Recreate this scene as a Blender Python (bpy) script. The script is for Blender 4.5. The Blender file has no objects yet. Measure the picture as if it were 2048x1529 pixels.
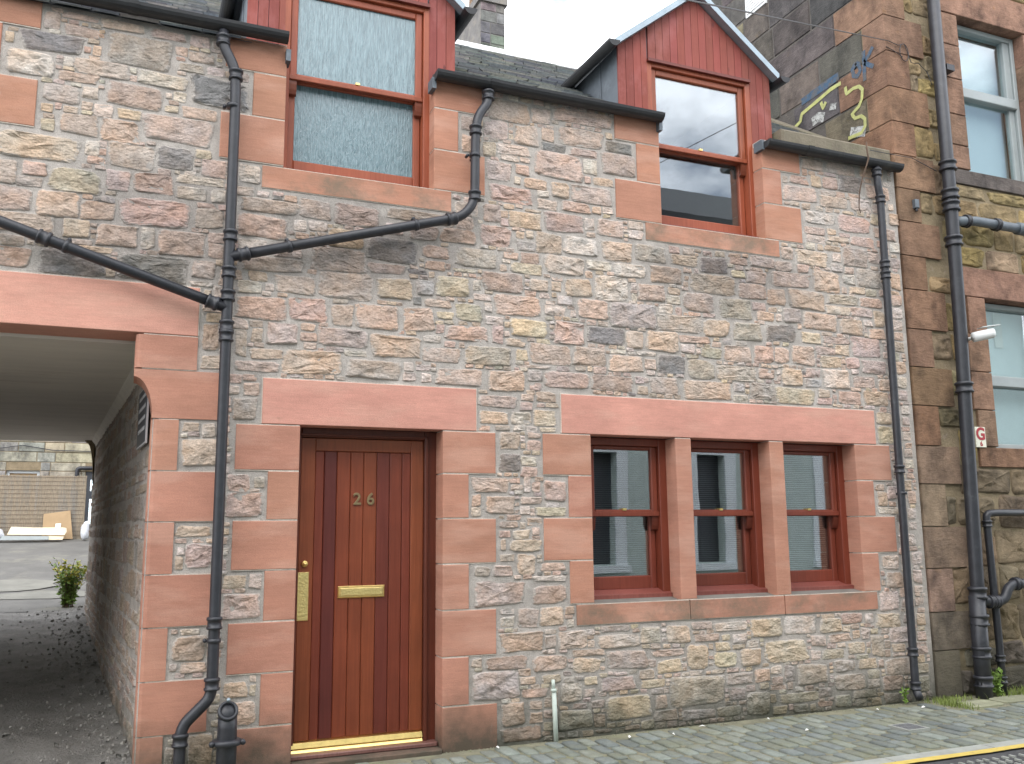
import bpy, math, random
import numpy as np
from mathutils import Vector, Matrix, noise
R = math.radians
random.seed(7)
sc = bpy.context.scene
col = sc.collection

# ---------------------------------------------------------------- camera, sky, sun, exposure
CAM = Vector((0.0, -6.0, 1.44))
YAW, PITCH, ROLL = R(22.79), R(9.31), R(-0.543)
def cam_axes():
    r = Vector((math.cos(YAW), -math.sin(YAW), 0)); f = Vector((math.sin(YAW), math.cos(YAW), 0)); u = Vector((0, 0, 1))
    f2 = f*math.cos(PITCH) + u*math.sin(PITCH); u2 = u*math.cos(PITCH) - f*math.sin(PITCH)
    return r*math.cos(ROLL) + u2*math.sin(ROLL), u2*math.cos(ROLL) - r*math.sin(ROLL), f2
RIGHT, UP, FWD = cam_axes()
cd = bpy.data.cameras.new('camera'); cam = bpy.data.objects.new('camera', cd); col.objects.link(cam)
cd.sensor_width = 36; cd.lens = 36*1810/2048; cd.clip_start = 0.05; cd.clip_end = 3000
m = Matrix.Identity(4)
for i in range(3):
    m[i][0], m[i][1], m[i][2], m[i][3] = RIGHT[i], UP[i], -FWD[i], CAM[i]
cam.matrix_world = m
sc.camera = cam
def in_view(p, mx=0.03):                      # used only to choose which small pieces are worth an object of their own
    v = Vector(p) - CAM; d = v.dot(FWD)
    if d < .3: return False
    x, y = v.dot(RIGHT)/d*1810/2048, v.dot(UP)/d*1810/2048
    return abs(x) < .5+mx and abs(y) < .373+mx

SUN_DIR = Vector((-0.42, -0.62, 0.80)).normalized()      # towards the sun
w = bpy.data.worlds.new('World'); sc.world = w; w.use_nodes = True
nt = w.node_tree; nt.nodes.clear()
wo = nt.nodes.new('ShaderNodeOutputWorld'); bg = nt.nodes.new('ShaderNodeBackground'); sky = nt.nodes.new('ShaderNodeTexSky')
sky.sky_type = 'NISHITA'; sky.sun_disc = False; sky.sun_elevation = math.asin(SUN_DIR.z); sky.sun_rotation = math.atan2(SUN_DIR.x, SUN_DIR.y)
sky.air_density = 1.2; sky.dust_density = 2.0; sky.ozone_density = 1.2
tc = nt.nodes.new('ShaderNodeTexCoord'); mp = nt.nodes.new('ShaderNodeMapping'); mp.inputs['Scale'].default_value = (1, 1, 1.7); mp.inputs['Location'].default_value = (-2.14, -4.85, -6.01)
cn = nt.nodes.new('ShaderNodeTexNoise'); cn.inputs['Scale'].default_value = 2.3; cn.inputs['Detail'].default_value = 7; cn.inputs['Roughness'].default_value = .55
cr = nt.nodes.new('ShaderNodeValToRGB'); cr.color_ramp.elements[0].position = .375; cr.color_ramp.elements[1].position = .495
cr.color_ramp.elements[0].color = (.08, .08, .08, 1)
mx = nt.nodes.new('ShaderNodeMix'); mx.data_type = 'RGBA'; mx.inputs[7].default_value = (23.0, 23.6, 24.8, 1)
L = nt.links.new
L(tc.outputs['Generated'], mp.inputs['Vector']); L(mp.outputs['Vector'], cn.inputs['Vector']); L(cn.outputs['Fac'], cr.inputs['Fac'])
L(cr.outputs['Color'], mx.inputs[0]); L(sky.outputs['Color'], mx.inputs[6]); L(mx.outputs[2], bg.inputs['Color']); L(bg.outputs['Background'], wo.inputs['Surface'])
bg.inputs['Strength'].default_value = 0.12
sd = bpy.data.lights.new('sun', 'SUN'); sd.energy = 1.1; sd.angle = R(50); sd.color = (1, .96, .9)
sun = bpy.data.objects.new('sun', sd); col.objects.link(sun); sun.rotation_euler = SUN_DIR.to_track_quat('Z', 'Y').to_euler()
vs = sc.view_settings; vs.view_transform = 'Standard'; vs.look = 'None'; vs.gamma = 1; vs.exposure = 0.38; vs.use_curve_mapping = False

# ---------------------------------------------------------------- materials
MATS = {}
class NT:
    def __init__(s, name):
        s.m = bpy.data.materials.new(name); s.m.use_nodes = True; s.t = s.m.node_tree; s.t.nodes.clear()
        s.out = s.n('OutputMaterial'); MATS[name] = s.m
    def n(s, typ, **kw):
        nd = s.t.nodes.new('ShaderNode' + typ)
        for k, v in kw.items(): setattr(nd, k, v)
        return nd
    def l(s, a, b): s.t.links.new(a, b)
    def pos(s): return s.n('NewGeometry').outputs['Position']
    def noise(s, scale, detail=5, rough=.6, stretch=(1, 1, 1), off=(0, 0, 0), vec=None):
        mp = s.n('Mapping'); mp.inputs['Scale'].default_value = stretch; mp.inputs['Location'].default_value = off
        s.l(vec or s.pos(), mp.inputs['Vector'])
        t = s.n('TexNoise'); t.inputs['Scale'].default_value = scale; t.inputs['Detail'].default_value = detail; t.inputs['Roughness'].default_value = rough
        s.l(mp.outputs['Vector'], t.inputs['Vector']); return t.outputs['Fac']
    def ramp(s, fac, a, b, lo=0., hi=1.):
        r = s.n('MapRange'); r.inputs[1].default_value = a; r.inputs[2].default_value = b; r.inputs[3].default_value = lo; r.inputs[4].default_value = hi
        s.l(fac, r.inputs[0]); return r.outputs[0]
    def mix(s, fac, a, b, mode='MIX'):
        x = s.n('Mix', data_type='RGBA', blend_type=mode)
        for sock, v in ((x.inputs[0], fac), (x.inputs[6], a), (x.inputs[7], b)):
            if isinstance(v, (int, float)): sock.default_value = v
            elif isinstance(v, tuple): sock.default_value = (*v[:3], 1)
            else: s.l(v, sock)
        return x.outputs[2]
    def math(s, op, a, b=0.):
        x = s.n('Math', operation=op)
        for i, v in enumerate((a, b)):
            if isinstance(v, (int, float)): x.inputs[i].default_value = v
            else: s.l(v, x.inputs[i])
        return x.outputs[0]
    def scale(s, c, f):                          # colour times value
        x = s.n('VectorMath', operation='SCALE'); s.l(c, x.inputs[0])
        if isinstance(f, (int, float)): x.inputs['Scale'].default_value = f
        else: s.l(f, x.inputs['Scale'])
        return x.outputs[0]
    def attr(s, name):
        a = s.n('Attribute'); a.attribute_name = name; return a.outputs['Color']
    def rgb(s, c):
        x = s.n('RGB'); x.outputs[0].default_value = (*c, 1); return x.outputs[0]
    def bump(s, h, strength=.5, dist=.01, prev=None):
        b = s.n('Bump'); b.inputs['Strength'].default_value = strength; b.inputs['Distance'].default_value = dist; s.l(h, b.inputs['Height'])
        if prev is not None: s.l(prev, b.inputs['Normal'])
        return b.outputs[0]
    def bsdf(s, c, rough=.7, normal=None, metal=0., spec=.5, **kw):
        b = s.n('BsdfPrincipled')
        if isinstance(c, tuple): b.inputs['Base Color'].default_value = (*c, 1)
        else: s.l(c, b.inputs['Base Color'])
        if isinstance(rough, (int, float)): b.inputs['Roughness'].default_value = rough
        else: s.l(rough, b.inputs['Roughness'])
        b.inputs['Metallic'].default_value = metal; b.inputs['Specular IOR Level'].default_value = spec
        for k, v in kw.items(): b.inputs[k].default_value = v
        if normal is not None: s.l(normal, b.inputs['Normal'])
        s.l(b.outputs[0], s.out.inputs['Surface']); return b

def algae(k, c, top=.38, amount=.85, tint=(.055, .06, .04)):
    """damp green-black growth at the foot of the wall, ragged upper edge"""
    z = k.n('SeparateXYZ'); k.l(k.pos(), z.inputs[0])
    h = k.math('ADD', z.outputs[2], k.math('MULTIPLY', k.math('SUBTRACT', k.noise(4, 6, .65), .5), -.55))
    f = k.ramp(h, .0, top, amount, 0.)
    return k.mix(f, c, tint)

def soot(k, c, f=.62):
    """old damp staining that has run down the wall below the two upper sills"""
    p = k.n('SeparateXYZ'); k.l(k.pos(), p.inputs[0]); m_ = None
    for cx, cz, sx, sz in ((1.45, 3.42, .85, .42), (4.55, 3.52, .85, .34), (.1, 3.35, .7, .5)):
        a = k.math('POWER', k.math('DIVIDE', k.math('SUBTRACT', p.outputs[0], cx), sx), 2); a = k.math('ABSOLUTE', a)
        dz = k.math('DIVIDE', k.math('SUBTRACT', p.outputs[2], cz), sz); b = k.math('MULTIPLY', dz, dz); d = k.math('ADD', k.math('MULTIPLY', k.math('DIVIDE', k.math('SUBTRACT', p.outputs[0], cx), sx), k.math('DIVIDE', k.math('SUBTRACT', p.outputs[0], cx), sx)), b)
        d = k.math('ADD', d, k.math('MULTIPLY', k.math('SUBTRACT', k.noise(3.5, 7, .7, (1, 1, .7), (cx, 0, cz)), .5), 3.2))
        g = k.ramp(d, .25, 1.25, 1, 0); m_ = g if m_ is None else k.math('MAXIMUM', m_, g)
    return k.mix(k.math('MULTIPLY', m_, f), c, k.mix(1., c, (.58, .57, .57), 'MULTIPLY'))
def m_stone():
    k = NT('rubble_stone'); c = k.attr('tint')
    c = k.scale(c, k.ramp(k.noise(13, 7, .7), .28, .72, .76, 1.24))
    c = k.scale(c, k.ramp(k.noise(70, 5, .7, (1, 1, 1.6)), .28, .72, .74, 1.24))
    c = k.mix(k.ramp(k.noise(4, 4, .6, (1, 1, 1), (7, 3, 1)), .4, .62, 0, .55), c, k.mix(1., c, (1.18, .96, .78), 'MULTIPLY'))
    c = k.mix(k.ramp(k.noise(7, 6, .72, (1, 1, 1.3), (1, 9, 4)), .57, .68, 0, .42), c, k.mix(1., c, (.52, .51, .52), 'MULTIPLY'))
    at = [n for n in k.t.nodes if n.type == 'ATTRIBUTE'][0]      # alpha: 0 at the stone's edge, 1 on its face
    edge = k.math('ADD', at.outputs['Alpha'], k.math('MULTIPLY', k.math('SUBTRACT', k.noise(20, 7, .75, off=(5, 5, 8)), .5), 3.4))
    mort = k.scale(k.rgb((.465, .423, .385)), k.ramp(k.noise(120, 4, .7), .25, .75, .75, 1.25))
    c = k.mix(k.ramp(edge, .05, .45, .85, 0), c, mort)
    c = soot(k, c)
    c = algae(k, c, .34, .8)
    h = k.math('ADD', k.noise(26, 8, .68, (1, 1, 1.5)), k.math('MULTIPLY', k.noise(120, 4, .6), .35))
    v = k.n('TexVoronoi', feature='F1'); v.inputs['Scale'].default_value = 34
    mpv = k.n('Mapping'); mpv.inputs['Scale'].default_value = (1, 1, 1.7); k.l(k.pos(), mpv.inputs['Vector']); k.l(mpv.outputs[0], v.inputs['Vector'])
    h = k.math('ADD', h, k.math('MULTIPLY', v.outputs['Distance'], .35))
    k.bsdf(c, .92, k.bump(h, 1., .017), spec=.2)
m_stone()
def m_mortar(name='mortar', base=(.455, .412, .375)):
    k = NT(name); c = k.rgb(base)
    c = k.scale(c, k.ramp(k.noise(5, 6, .65), .3, .7, .72, 1.22)); c = k.scale(c, k.ramp(k.noise(160, 3, .7), .25, .75, .72, 1.3))
    c = k.mix(k.ramp(k.noise(11, 7, .7, off=(3, 1, 7)), .58, .70, 0, .45), c, (.36, .29, .25))
    if name == 'mortar': c = soot(k, c)
    c = algae(k, c, .40, .85)
    h = k.math('ADD', k.noise(38, 7, .7), k.math('MULTIPLY', k.noise(210, 3, .6), .45))
    k.bsdf(c, .95, k.bump(h, .9, .012), spec=.15)
m_mortar(); m_mortar('mortar_tan', (.27, .215, .14)); m_mortar('mortar_dark', (.12, .108, .098)); m_mortar('lime_pointing', (.60, .53, .46))
def m_dressed(name='dressed_stone', algae_top=.36):
    k = NT(name); c = k.attr('tint')
    c = k.scale(c, k.ramp(k.noise(2.4, 5, .6, (1, 1, 2.2)), .3, .7, .86, 1.14))
    c = k.mix(k.ramp(k.noise(2.2, 4, .55, (1, 1, 3.5), (4, 2, 9)), .48, .66, 0, .34), c, (.60, .37, .285))
    c = k.scale(c, k.ramp(k.noise(5, 5, .7, (1, 1, 14)), .3, .7, .92, 1.08))
    c = k.scale(c, k.ramp(k.noise(230, 2, .6), .2, .8, .86, 1.14))
    c = k.mix(k.ramp(k.noise(6, 7, .75, (1, 1, 2.5), (8, 1, 3)), .64, .74, 0, .45), c, (.22, .12, .085))
    c = k.mix(k.ramp(k.noise(9, 6, .7, (2.2, 1, .5), (2, 6, 5)), .68, .76, 0, .35), c, (.68, .56, .50))
    if algae_top: c = algae(k, c, algae_top, .9, (.06, .06, .045))
    h = k.math('ADD', k.noise(170, 4, .6), k.math('MULTIPLY', k.noise(14, 5, .6, (1, 1, 2)), .8))
    k.bsdf(c, .88, k.bump(h, .45, .005), spec=.22)
m_dressed()
def m_sill():
    m_dressed('sill_stone'); k = NT.__new__(NT); k.m = MATS['sill_stone']; k.t = k.m.node_tree
    b = [n for n in k.t.nodes if n.type == 'BSDF_PRINCIPLED'][0]; src = b.inputs['Base Color'].links[0].from_socket
    k.l(k.mix(k.ramp(k.noise(3.2, 6, .7, (1, 1, 1.2), (9, 2, 1)), .44, .64, 0, .72), src, (.155, .14, .105)), b.inputs['Base Color'])
m_sill()
def m_ashlar():
    k = NT('old_ashlar'); c = k.attr('tint')
    c = k.scale(c, k.ramp(k.noise(6, 7, .7), .28, .72, .62, 1.3)); c = k.scale(c, k.ramp(k.noise(90, 4, .7, (1, 1, 1.8)), .25, .75, .78, 1.22))
    c = k.mix(k.ramp(k.noise(3.2, 6, .72, (1, 1, .7), (6, 2, 2)), .46, .64, 0, .78), c, k.mix(1., c, (.38, .39, .42), 'MULTIPLY'))
    c = k.mix(k.ramp(k.noise(8, 6, .7, (1, 1, 1), (2, 8, 3)), .62, .72, 0, .5), c, k.mix(1., c, (1.25, 1.1, .75), 'MULTIPLY'))
    c = algae(k, c, .7, .75, (.06, .055, .045))
    h = k.math('ADD', k.noise(16, 8, .68, (1, 1, 2.2)), k.math('MULTIPLY', k.noise(110, 4, .6), .3))
    k.bsdf(c, .92, k.bump(h, .9, .014), spec=.2)
m_ashlar()
def m_wood(name, base, dark, rough=.45, gs=7, knots=False, spec=.4):
    k = NT(name)
    c = k.scale(k.attr('tint'), 1.0)
    g = k.noise(gs, 6, .65, (9, 9, .35))
    c = k.mix(k.ramp(g, .32, .68, 0, .55), c, k.mix(1., c, dark, 'MULTIPLY'))
    c = k.scale(c, k.ramp(k.noise(2.5, 5, .6, off=(4, 4, 1)), .3, .7, .84, 1.16))
    if knots:
        v = k.n('TexVoronoi'); v.inputs['Scale'].default_value = 3.3; mpv = k.n('Mapping'); mpv.inputs['Scale'].default_value = (2.2, 0, .9)
        k.l(k.pos(), mpv.inputs['Vector']); k.l(mpv.outputs[0], v.inputs['Vector'])
        c = k.mix(k.ramp(v.outputs['Distance'], .03, .10, .75, 0), c, (.09, .035, .035))
        c = k.mix(k.ramp(k.noise(4, 5, .7, (1, 1, .6), (1, 1, 5)), .52, .7, 0, .4), c, (.42, .17, .16))
    k.bsdf(c, rough, k.bump(k.noise(40, 5, .6, (6, 6, .3)), .25, .003), spec=spec)
m_wood('door_wood', None, (.52, .42, .38), .38)
m_wood('window_wood', None, (.60, .50, .45), .42)
m_wood('cladding_wood', None, (.70, .62, .62), .72, 6, True, .2)
def simple(name, c, rough=.6, var=.2, scale=8, bump=.3, bscale=60, bdist=.004, metal=0., spec=.5, stretch=(1, 1, 1), patch=None, pr=(.55, .68, .6), pscale=5, **kw):
    k = NT(name); x = k.rgb(c)
    x = k.scale(x, k.ramp(k.noise(scale, 6, .65, stretch), .28, .72, 1-var, 1+var))
    if patch: x = k.mix(k.ramp(k.noise(pscale, 7, .7, stretch, (3, 7, 2)), pr[0], pr[1], 0, pr[2]), x, patch)
    nrm = k.bump(k.noise(bscale, 6, .65, stretch), bump, bdist) if bump else None
    k.bsdf(x, rough, nrm, metal, spec, **kw); return k
simple('black_iron', (.026, .027, .033), .42, .3, 14, .35, 90, .002, patch=(.10, .105, .11), pr=(.60, .74, .45), pscale=9)
simple('gutter_iron', (.020, .020, .022), .5, .3, 10, .35, 60, .002, patch=(.06, .06, .05), pr=(.58, .7, .5))
simple('lead', (.13, .15, .17), .55, .25, 5, .25, 30, .003, metal=.3, patch=(.24, .27, .29), pr=(.55, .7, .5))
simple('zinc', (.30, .36, .40), .45, .18, 6, .2, 40, .002, metal=.5)
simple('ridge_metal', (.72, .72, .70), .5, .1, 6, .1)
def m_slate():
    k = NT('slate'); c = k.attr('tint')
    c = k.scale(c, k.ramp(k.noise(24, 6, .7), .3, .7, .7, 1.3)); c = k.mix(k.ramp(k.noise(30, 6, .7, off=(2, 2, 2)), .56, .68, 0, .5), c, (.26, .26, .21))
    k.bsdf(c, .7, k.bump(k.noise(60, 6, .6), .5, .004), spec=.4)
m_slate()
simple('brass', (.86, .63, .24), .34, .15, 20, .12, 60, .001, metal=1.0)
def m_hammered():
    k = NT('hammered_brass'); v = k.n('TexVoronoi', feature='SMOOTH_F1'); v.inputs['Scale'].default_value = 75; k.l(k.pos(), v.inputs['Vector'])
    k.bsdf((.90, .70, .30), .42, k.bump(v.outputs['Distance'], .6, .004), 1.0)
m_hammered()
simple('old_brass', (.30, .22, .12), .45, .2, 30, .2, 90, .001, metal=.8)
simple('interior', (.16, .15, .14), .9, .05, 3, 0)
simple('blind_slat', (.15, .155, .15), .5, .05, 8, 0)
simple('sky_tint_blind', (.72, .78, .80), .8, .06, 3, .1)  # pale blue stands in for bright sky mirrored in the neighbour's panes
simple('white_plastic', (.74, .75, .74), .35, .05, 8, .05)
simple('pale_conduit', (.50, .56, .50), .45, .12, 14, .15, patch=(.34, .38, .30), pr=(.56, .7, .5))
simple('grey_frame', (.30, .33, .33), .45, .08, 6, .05)
simple('asphalt', (.06, .06, .062), .85, .25, 4, .8, 140, .006, patch=(.11, .105, .10), pr=(.52, .7, .6), pscale=2.2)
simple('concrete', (.32, .33, .30), .9, .2, 5, .6, 120, .004, patch=(.20, .21, .17), pr=(.5, .68, .6), pscale=3)
def m_sett():
    k = NT('sett_stone'); c = k.attr('tint')
    oi = k.n('ObjectInfo'); c = k.scale(c, k.ramp(oi.outputs['Random'], 0, 1, .80, 1.18))
    c = k.scale(c, k.ramp(k.noise(10, 6, .7), .3, .7, .8, 1.2)); c = k.mix(k.ramp(k.noise(2.6, 6, .7, off=(1, 3, 0)), .47, .64, 0, .65), c, (.20, .205, .14))
    c = k.scale(c, k.ramp(k.noise(120, 3, .7), .2, .8, .8, 1.2))
    k.bsdf(c, .9, k.bump(k.noise(48, 6, .65), .6, .008), spec=.22)
m_sett()
simple('joint_dirt', (.20, .19, .13), .95, .35, 6, .8, 90, .008, patch=(.20, .21, .11), pr=(.5, .64, .7), pscale=4)
simple('earth', (.21, .20, .185), .95, .35, 3, 1., 40, .03, patch=(.15, .14, .12), pr=(.56, .70, .6), pscale=9)
simple('gravel', (.23, .22, .20), .95, .4, 20, .8, 60, .006)
simple('yard_tarmac', (.13, .125, .115), .9, .22, 1.6, .6, 60, .008, patch=(.22, .21, .17), pr=(.55, .66, .6), pscale=1.1)
simple('yellow_paint', (.56, .42, .10), .7, .12, 12, .3, 120, .003, patch=(.30, .23, .09), pr=(.60, .68, .7), pscale=16)
simple('cardboard', (.36, .25, .14), .85, .1, 5, .15)
simple('foam', (.84, .74, .55), .8, .08, 10, .2, 50, .004)
simple('grey_board', (.40, .44, .44), .7, .1, 8, .1)
simple('bamboo', (.30, .245, .175), .8, .38, 18, .3, 60, .003, stretch=(5, 5, .5), patch=(.20, .20, .19), pr=(.48, .66, .7), pscale=1.6)
simple('bag', (.62, .64, .68), .35, .15, 9, .5, 16, .02)
simple('paper', (.78, .77, .74), .8, .1, 30, .1)
simple('leaf', (.17, .27, .05), .6, .3, 9, .1); simple('leaf_yellow', (.42, .38, .05), .6, .3, 12, .1); simple('grass', (.20, .25, .06), .7, .35, 8, 0)
simple('yard_patch', (.19, .185, .16), .9, .2, 3, .4); simple('grate_iron', (.16, .165, .17), .6, .2, 20, .3); simple('twig', (.13, .085, .06), .9, .3, 20, .3)
simple('sign_cream', (.74, .72, .60), .5, .1, 14, .1, patch=(.5, .44, .25), pr=(.62, .72, .5), pscale=20); simple('sign_red', (.36, .02, .03), .5, .1, 8, 0)
simple('sign_dark', (.045, .05, .06), .45, .1, 5, .05); simple('sign_pale', (.42, .42, .43), .5, .1, 9, 0)
simple('passage_ceiling', (.74, .69, .62), .85, .08, 2.2, .15, 30, .003, stretch=(.35, 2.4, 1), patch=(.36, .28, .21), pr=(.62, .74, .4), pscale=2)
simple('pale_render', (.50, .57, .54), .9, .08, 3, .4, 60, .006); simple('pale_paint', (.74, .78, .80), .7, .05, 4, .1)
simple('soot_stone', (.17, .16, .15), .9, .3, 5, .6, 30, .01, patch=(.28, .25, .20), pr=(.5, .66, .6))
simple('clay_pot', (.42, .28, .18), .8, .15, 6, .2)
simple('graffiti_yellow', (.40, .40, .14), .75, .2, 24, .6, 50, .008, patch=(.33, .33, .14), pr=(.47, .58, .8), pscale=22)
simple('graffiti_blue', (.035, .075, .13), .8, .3, 18, .6, 50, .008, patch=(.09, .085, .08), pr=(.44, .56, .85), pscale=14)
simple('graffiti_white', (.42, .42, .40), .8, .3, 22, .6, 50, .008, patch=(.12, .115, .11), pr=(.48, .56, .9), pscale=24)
simple('cement_skew', (.17, .145, .105), .95, .3, 6, .7, 40, .01, patch=(.13, .13, .075), pr=(.5, .64, .7), pscale=5)
simple('sill_grey', (.17, .155, .135), .85, .25, 6, .4, 60, .004)
def m_glass(name, r0=.1, tint=(.92, .96, .95), rough=0.0, wob=0.):
    k = NT(name); lw = k.n('LayerWeight'); lw.inputs['Blend'].default_value = .5      # Schlick reflectance of one pane face
    fac = k.math('ADD', r0, k.math('MULTIPLY', k.math('POWER', lw.outputs['Facing'], 5.), 1-r0))
    t = k.n('BsdfTransparent'); t.inputs['Color'].default_value = (*tint, 1)
    g = k.n('BsdfGlossy'); g.inputs['Roughness'].default_value = rough; g.inputs['Color'].default_value = (.95, .97, 1, 1)
    if wob: k.l(k.bump(k.noise(1.6, 2, .4), wob, .02), g.inputs['Normal'])
    x = k.n('MixShader'); k.l(fac, x.inputs[0]); k.l(t.outputs[0], x.inputs[1]); k.l(g.outputs[0], x.inputs[2]); k.l(x.outputs[0], k.out.inputs['Surface'])
m_glass('window_glass', .19, wob=.04)
m_glass('mirror_glass', .17, (.85, .9, .9), wob=.03)
def m_obscure():
    k = NT('obscured_glass')
    rib = k.noise(9, 4, .6, (14, 1, 1.1)); drops = k.noise(60, 4, .6, (1.6, 1, .6))
    c = k.mix(k.ramp(rib, .35, .65), (.065, .125, .145), (.17, .265, .295))
    k.bsdf(c, .16, k.bump(k.math('ADD', rib, k.math('MULTIPLY', drops, .5)), .55, .010), spec=.9)
m_obscure()

# ---------------------------------------------------------------- mesh helpers
class MB:
    def __init__(s): s.v = []; s.f = []; s.c = []; s.tint = None
    def add(s, vs, fs):
        b = len(s.v); s.v += [tuple(p) for p in vs]; s.f += [tuple(i+b for i in f) for f in fs]
        if s.tint is not None: s.c += s.tint if isinstance(s.tint, list) else [s.tint]*len(vs)
        return s
    def box(s, x0, x1, y0, y1, z0, z1):
        return s.add([(x0, y0, z0), (x1, y0, z0), (x1, y1, z0), (x0, y1, z0), (x0, y0, z1), (x1, y0, z1), (x1, y1, z1), (x0, y1, z1)],
                     [(0, 3, 2, 1), (4, 5, 6, 7), (0, 1, 5, 4), (1, 2, 6, 5), (2, 3, 7, 6), (3, 0, 4, 7)])
    def bevbox(s, x0, x1, y0, y1, z0, z1, b=.004):
        """box whose front (-y) edges are chamfered"""
        b = min(b, (x1-x0)/3, (z1-z0)/3)
        fr = [(x0+b, y0, z0+b), (x1-b, y0, z0+b), (x1-b, y0, z1-b), (x0+b, y0, z1-b)]
        md = [(x0, y0+b, z0), (x1, y0+b, z0), (x1, y0+b, z1), (x0, y0+b, z1)]
        bk = [(x0, y1, z0), (x1, y1, z0), (x1, y1, z1), (x0, y1, z1)]
        fs = [(0, 1, 2, 3)]
        for r in (0, 4):
            for i in range(4): j = (i+1) % 4; fs.append((r+i, r+4+i, r+4+j, r+j))
        fs.append((11, 10, 9, 8)); return s.add(fr+md+bk, fs)
    def prism_y(s, poly, y0, y1):               # poly in (x, z), counter-clockwise seen from -y
        n = len(poly); vs = [(x, y0, z) for x, z in poly]+[(x, y1, z) for x, z in poly]
        return s.add(vs, [tuple(range(n)), tuple(range(2*n-1, n-1, -1))]+[(i, i+n, (i+1) % n+n, (i+1) % n) for i in range(n)])
    def prism_x(s, poly, x0, x1):               # poly in (y, z)
        n = len(poly); vs = [(x0, y, z) for y, z in poly]+[(x1, y, z) for y, z in poly]
        return s.add(vs, [tuple(range(n)), tuple(range(2*n-1, n-1, -1))]+[(i, i+n, (i+1) % n+n, (i+1) % n) for i in range(n)])
    def prism_z(s, poly, z0, z1):
        n = len(poly); vs = [(x, y, z0) for x, y in poly]+[(x, y, z1) for x, y in poly]
        return s.add(vs, [tuple(range(n-1, -1, -1)), tuple(range(n, 2*n))]+[(i, (i+1) % n, (i+1) % n+n, i+n) for i in range(n)])
    def tube(s, pts, r, seg=12, cap=True):
        pts = [Vector(p) for p in pts]; n = len(pts)
        rs = r if isinstance(r, (list, tuple)) else [r]*n
        t0 = next((q-pts[0]).normalized() for q in pts[1:] if (q-pts[0]).length > 1e-9)
        a = Vector((0, 0, 1)) if abs(t0.z) < .9 else Vector((1, 0, 0)); u = t0.cross(a).normalized()
        vs = []; fs = []
        for i, p in enumerate(pts):
            d = (pts[min(i+1, n-1)]-pts[max(i-1, 0)])
            t = d.normalized() if d.length > 1e-9 else t0
            u = (u - t*u.dot(t)).normalized(); v = t.cross(u)
            for j in range(seg):
                q = 2*math.pi*j/seg; vs.append(p+(u*math.cos(q)+v*math.sin(q))*rs[i])
        for i in range(n-1):
            for j in range(seg): k = (j+1) % seg; fs.append((i*seg+j, i*seg+k, (i+1)*seg+k, (i+1)*seg+j))
        if cap: fs.append(tuple(range(seg-1, -1, -1))); fs.append(tuple((n-1)*seg+j for j in range(seg)))
        return s.add(vs, fs)
    def collar(s, c, d, r, L=.07):              # socket with two beads along direction d
        c = Vector(c); d = Vector(d).normalized()
        prof = [(-.5, 1.02), (-.5, 1.36), (-.32, 1.40), (-.28, 1.22), (.18, 1.22), (.22, 1.42), (.42, 1.38), (.5, 1.02)]
        return s.tube([c+d*(L*t) for t, _ in prof], [r*q for _, q in prof], 14)
    def build(s, name, mat, parent=None, smooth=False, tint=None):
        me = bpy.data.meshes.new(name); me.from_pydata(s.v, [], s.f); me.update()
        return finish(me, name, mat, parent, smooth, s.c if s.c else None, tint)
def finish(me, name, mat, parent=None, smooth=False, cols=None, tint=None):
    me.materials.append(MATS[mat])
    if tint is not None: cols = [tint]*len(me.vertices)
    if cols:
        a = me.color_attributes.new('tint', 'FLOAT_COLOR', 'POINT')
        a.data.foreach_set('color', np.array([(*c[:3], c[3] if len(c) > 3 else 1.) for c in cols], dtype=np.float32).ravel())
    if smooth: me.shade_smooth()
    o = bpy.data.objects.new(name, me); col.objects.link(o)
    if parent: o.parent = parent
    return o
def rounded(pts, rad=.06, n=5):
    pts = [Vector(p) for p in pts]; out = [pts[0]]
    for i in range(1, len(pts)-1):
        a, b, c = pts[i-1], pts[i], pts[i+1]
        r = min(rad, (a-b).length*.48, (c-b).length*.48); p0 = b+(a-b).normalized()*r; p1 = b+(c-b).normalized()*r
        for k in range(n+1):
            t = k/n; out.append(p0*(1-t)**2+b*2*t*(1-t)+p1*t*t)
    out.append(pts[-1]); return out
def thing(name, label, cat, group=None, kind=None):
    o = bpy.data.objects.new(name, None); col.objects.link(o); tag(o, label, cat, group, kind); return o
def tag(o, label=None, cat=None, group=None, kind=None):
    if label: o['label'] = label
    if cat: o['category'] = cat
    if group: o['group'] = group
    if kind: o['kind'] = kind
    return o
def stone_cols(c, nv):
    n = (nv-1)//7
    return [(*c, 0.)]*(2*n)+[(*c, .45)]*n+[(*c, 1.)]*(nv-3*n)
def jit(c, a=.08):
    f = 1+random.uniform(-a, a); return tuple(max(.005, x*f*(1+random.uniform(-a, a)*.4)) for x in c)

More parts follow.
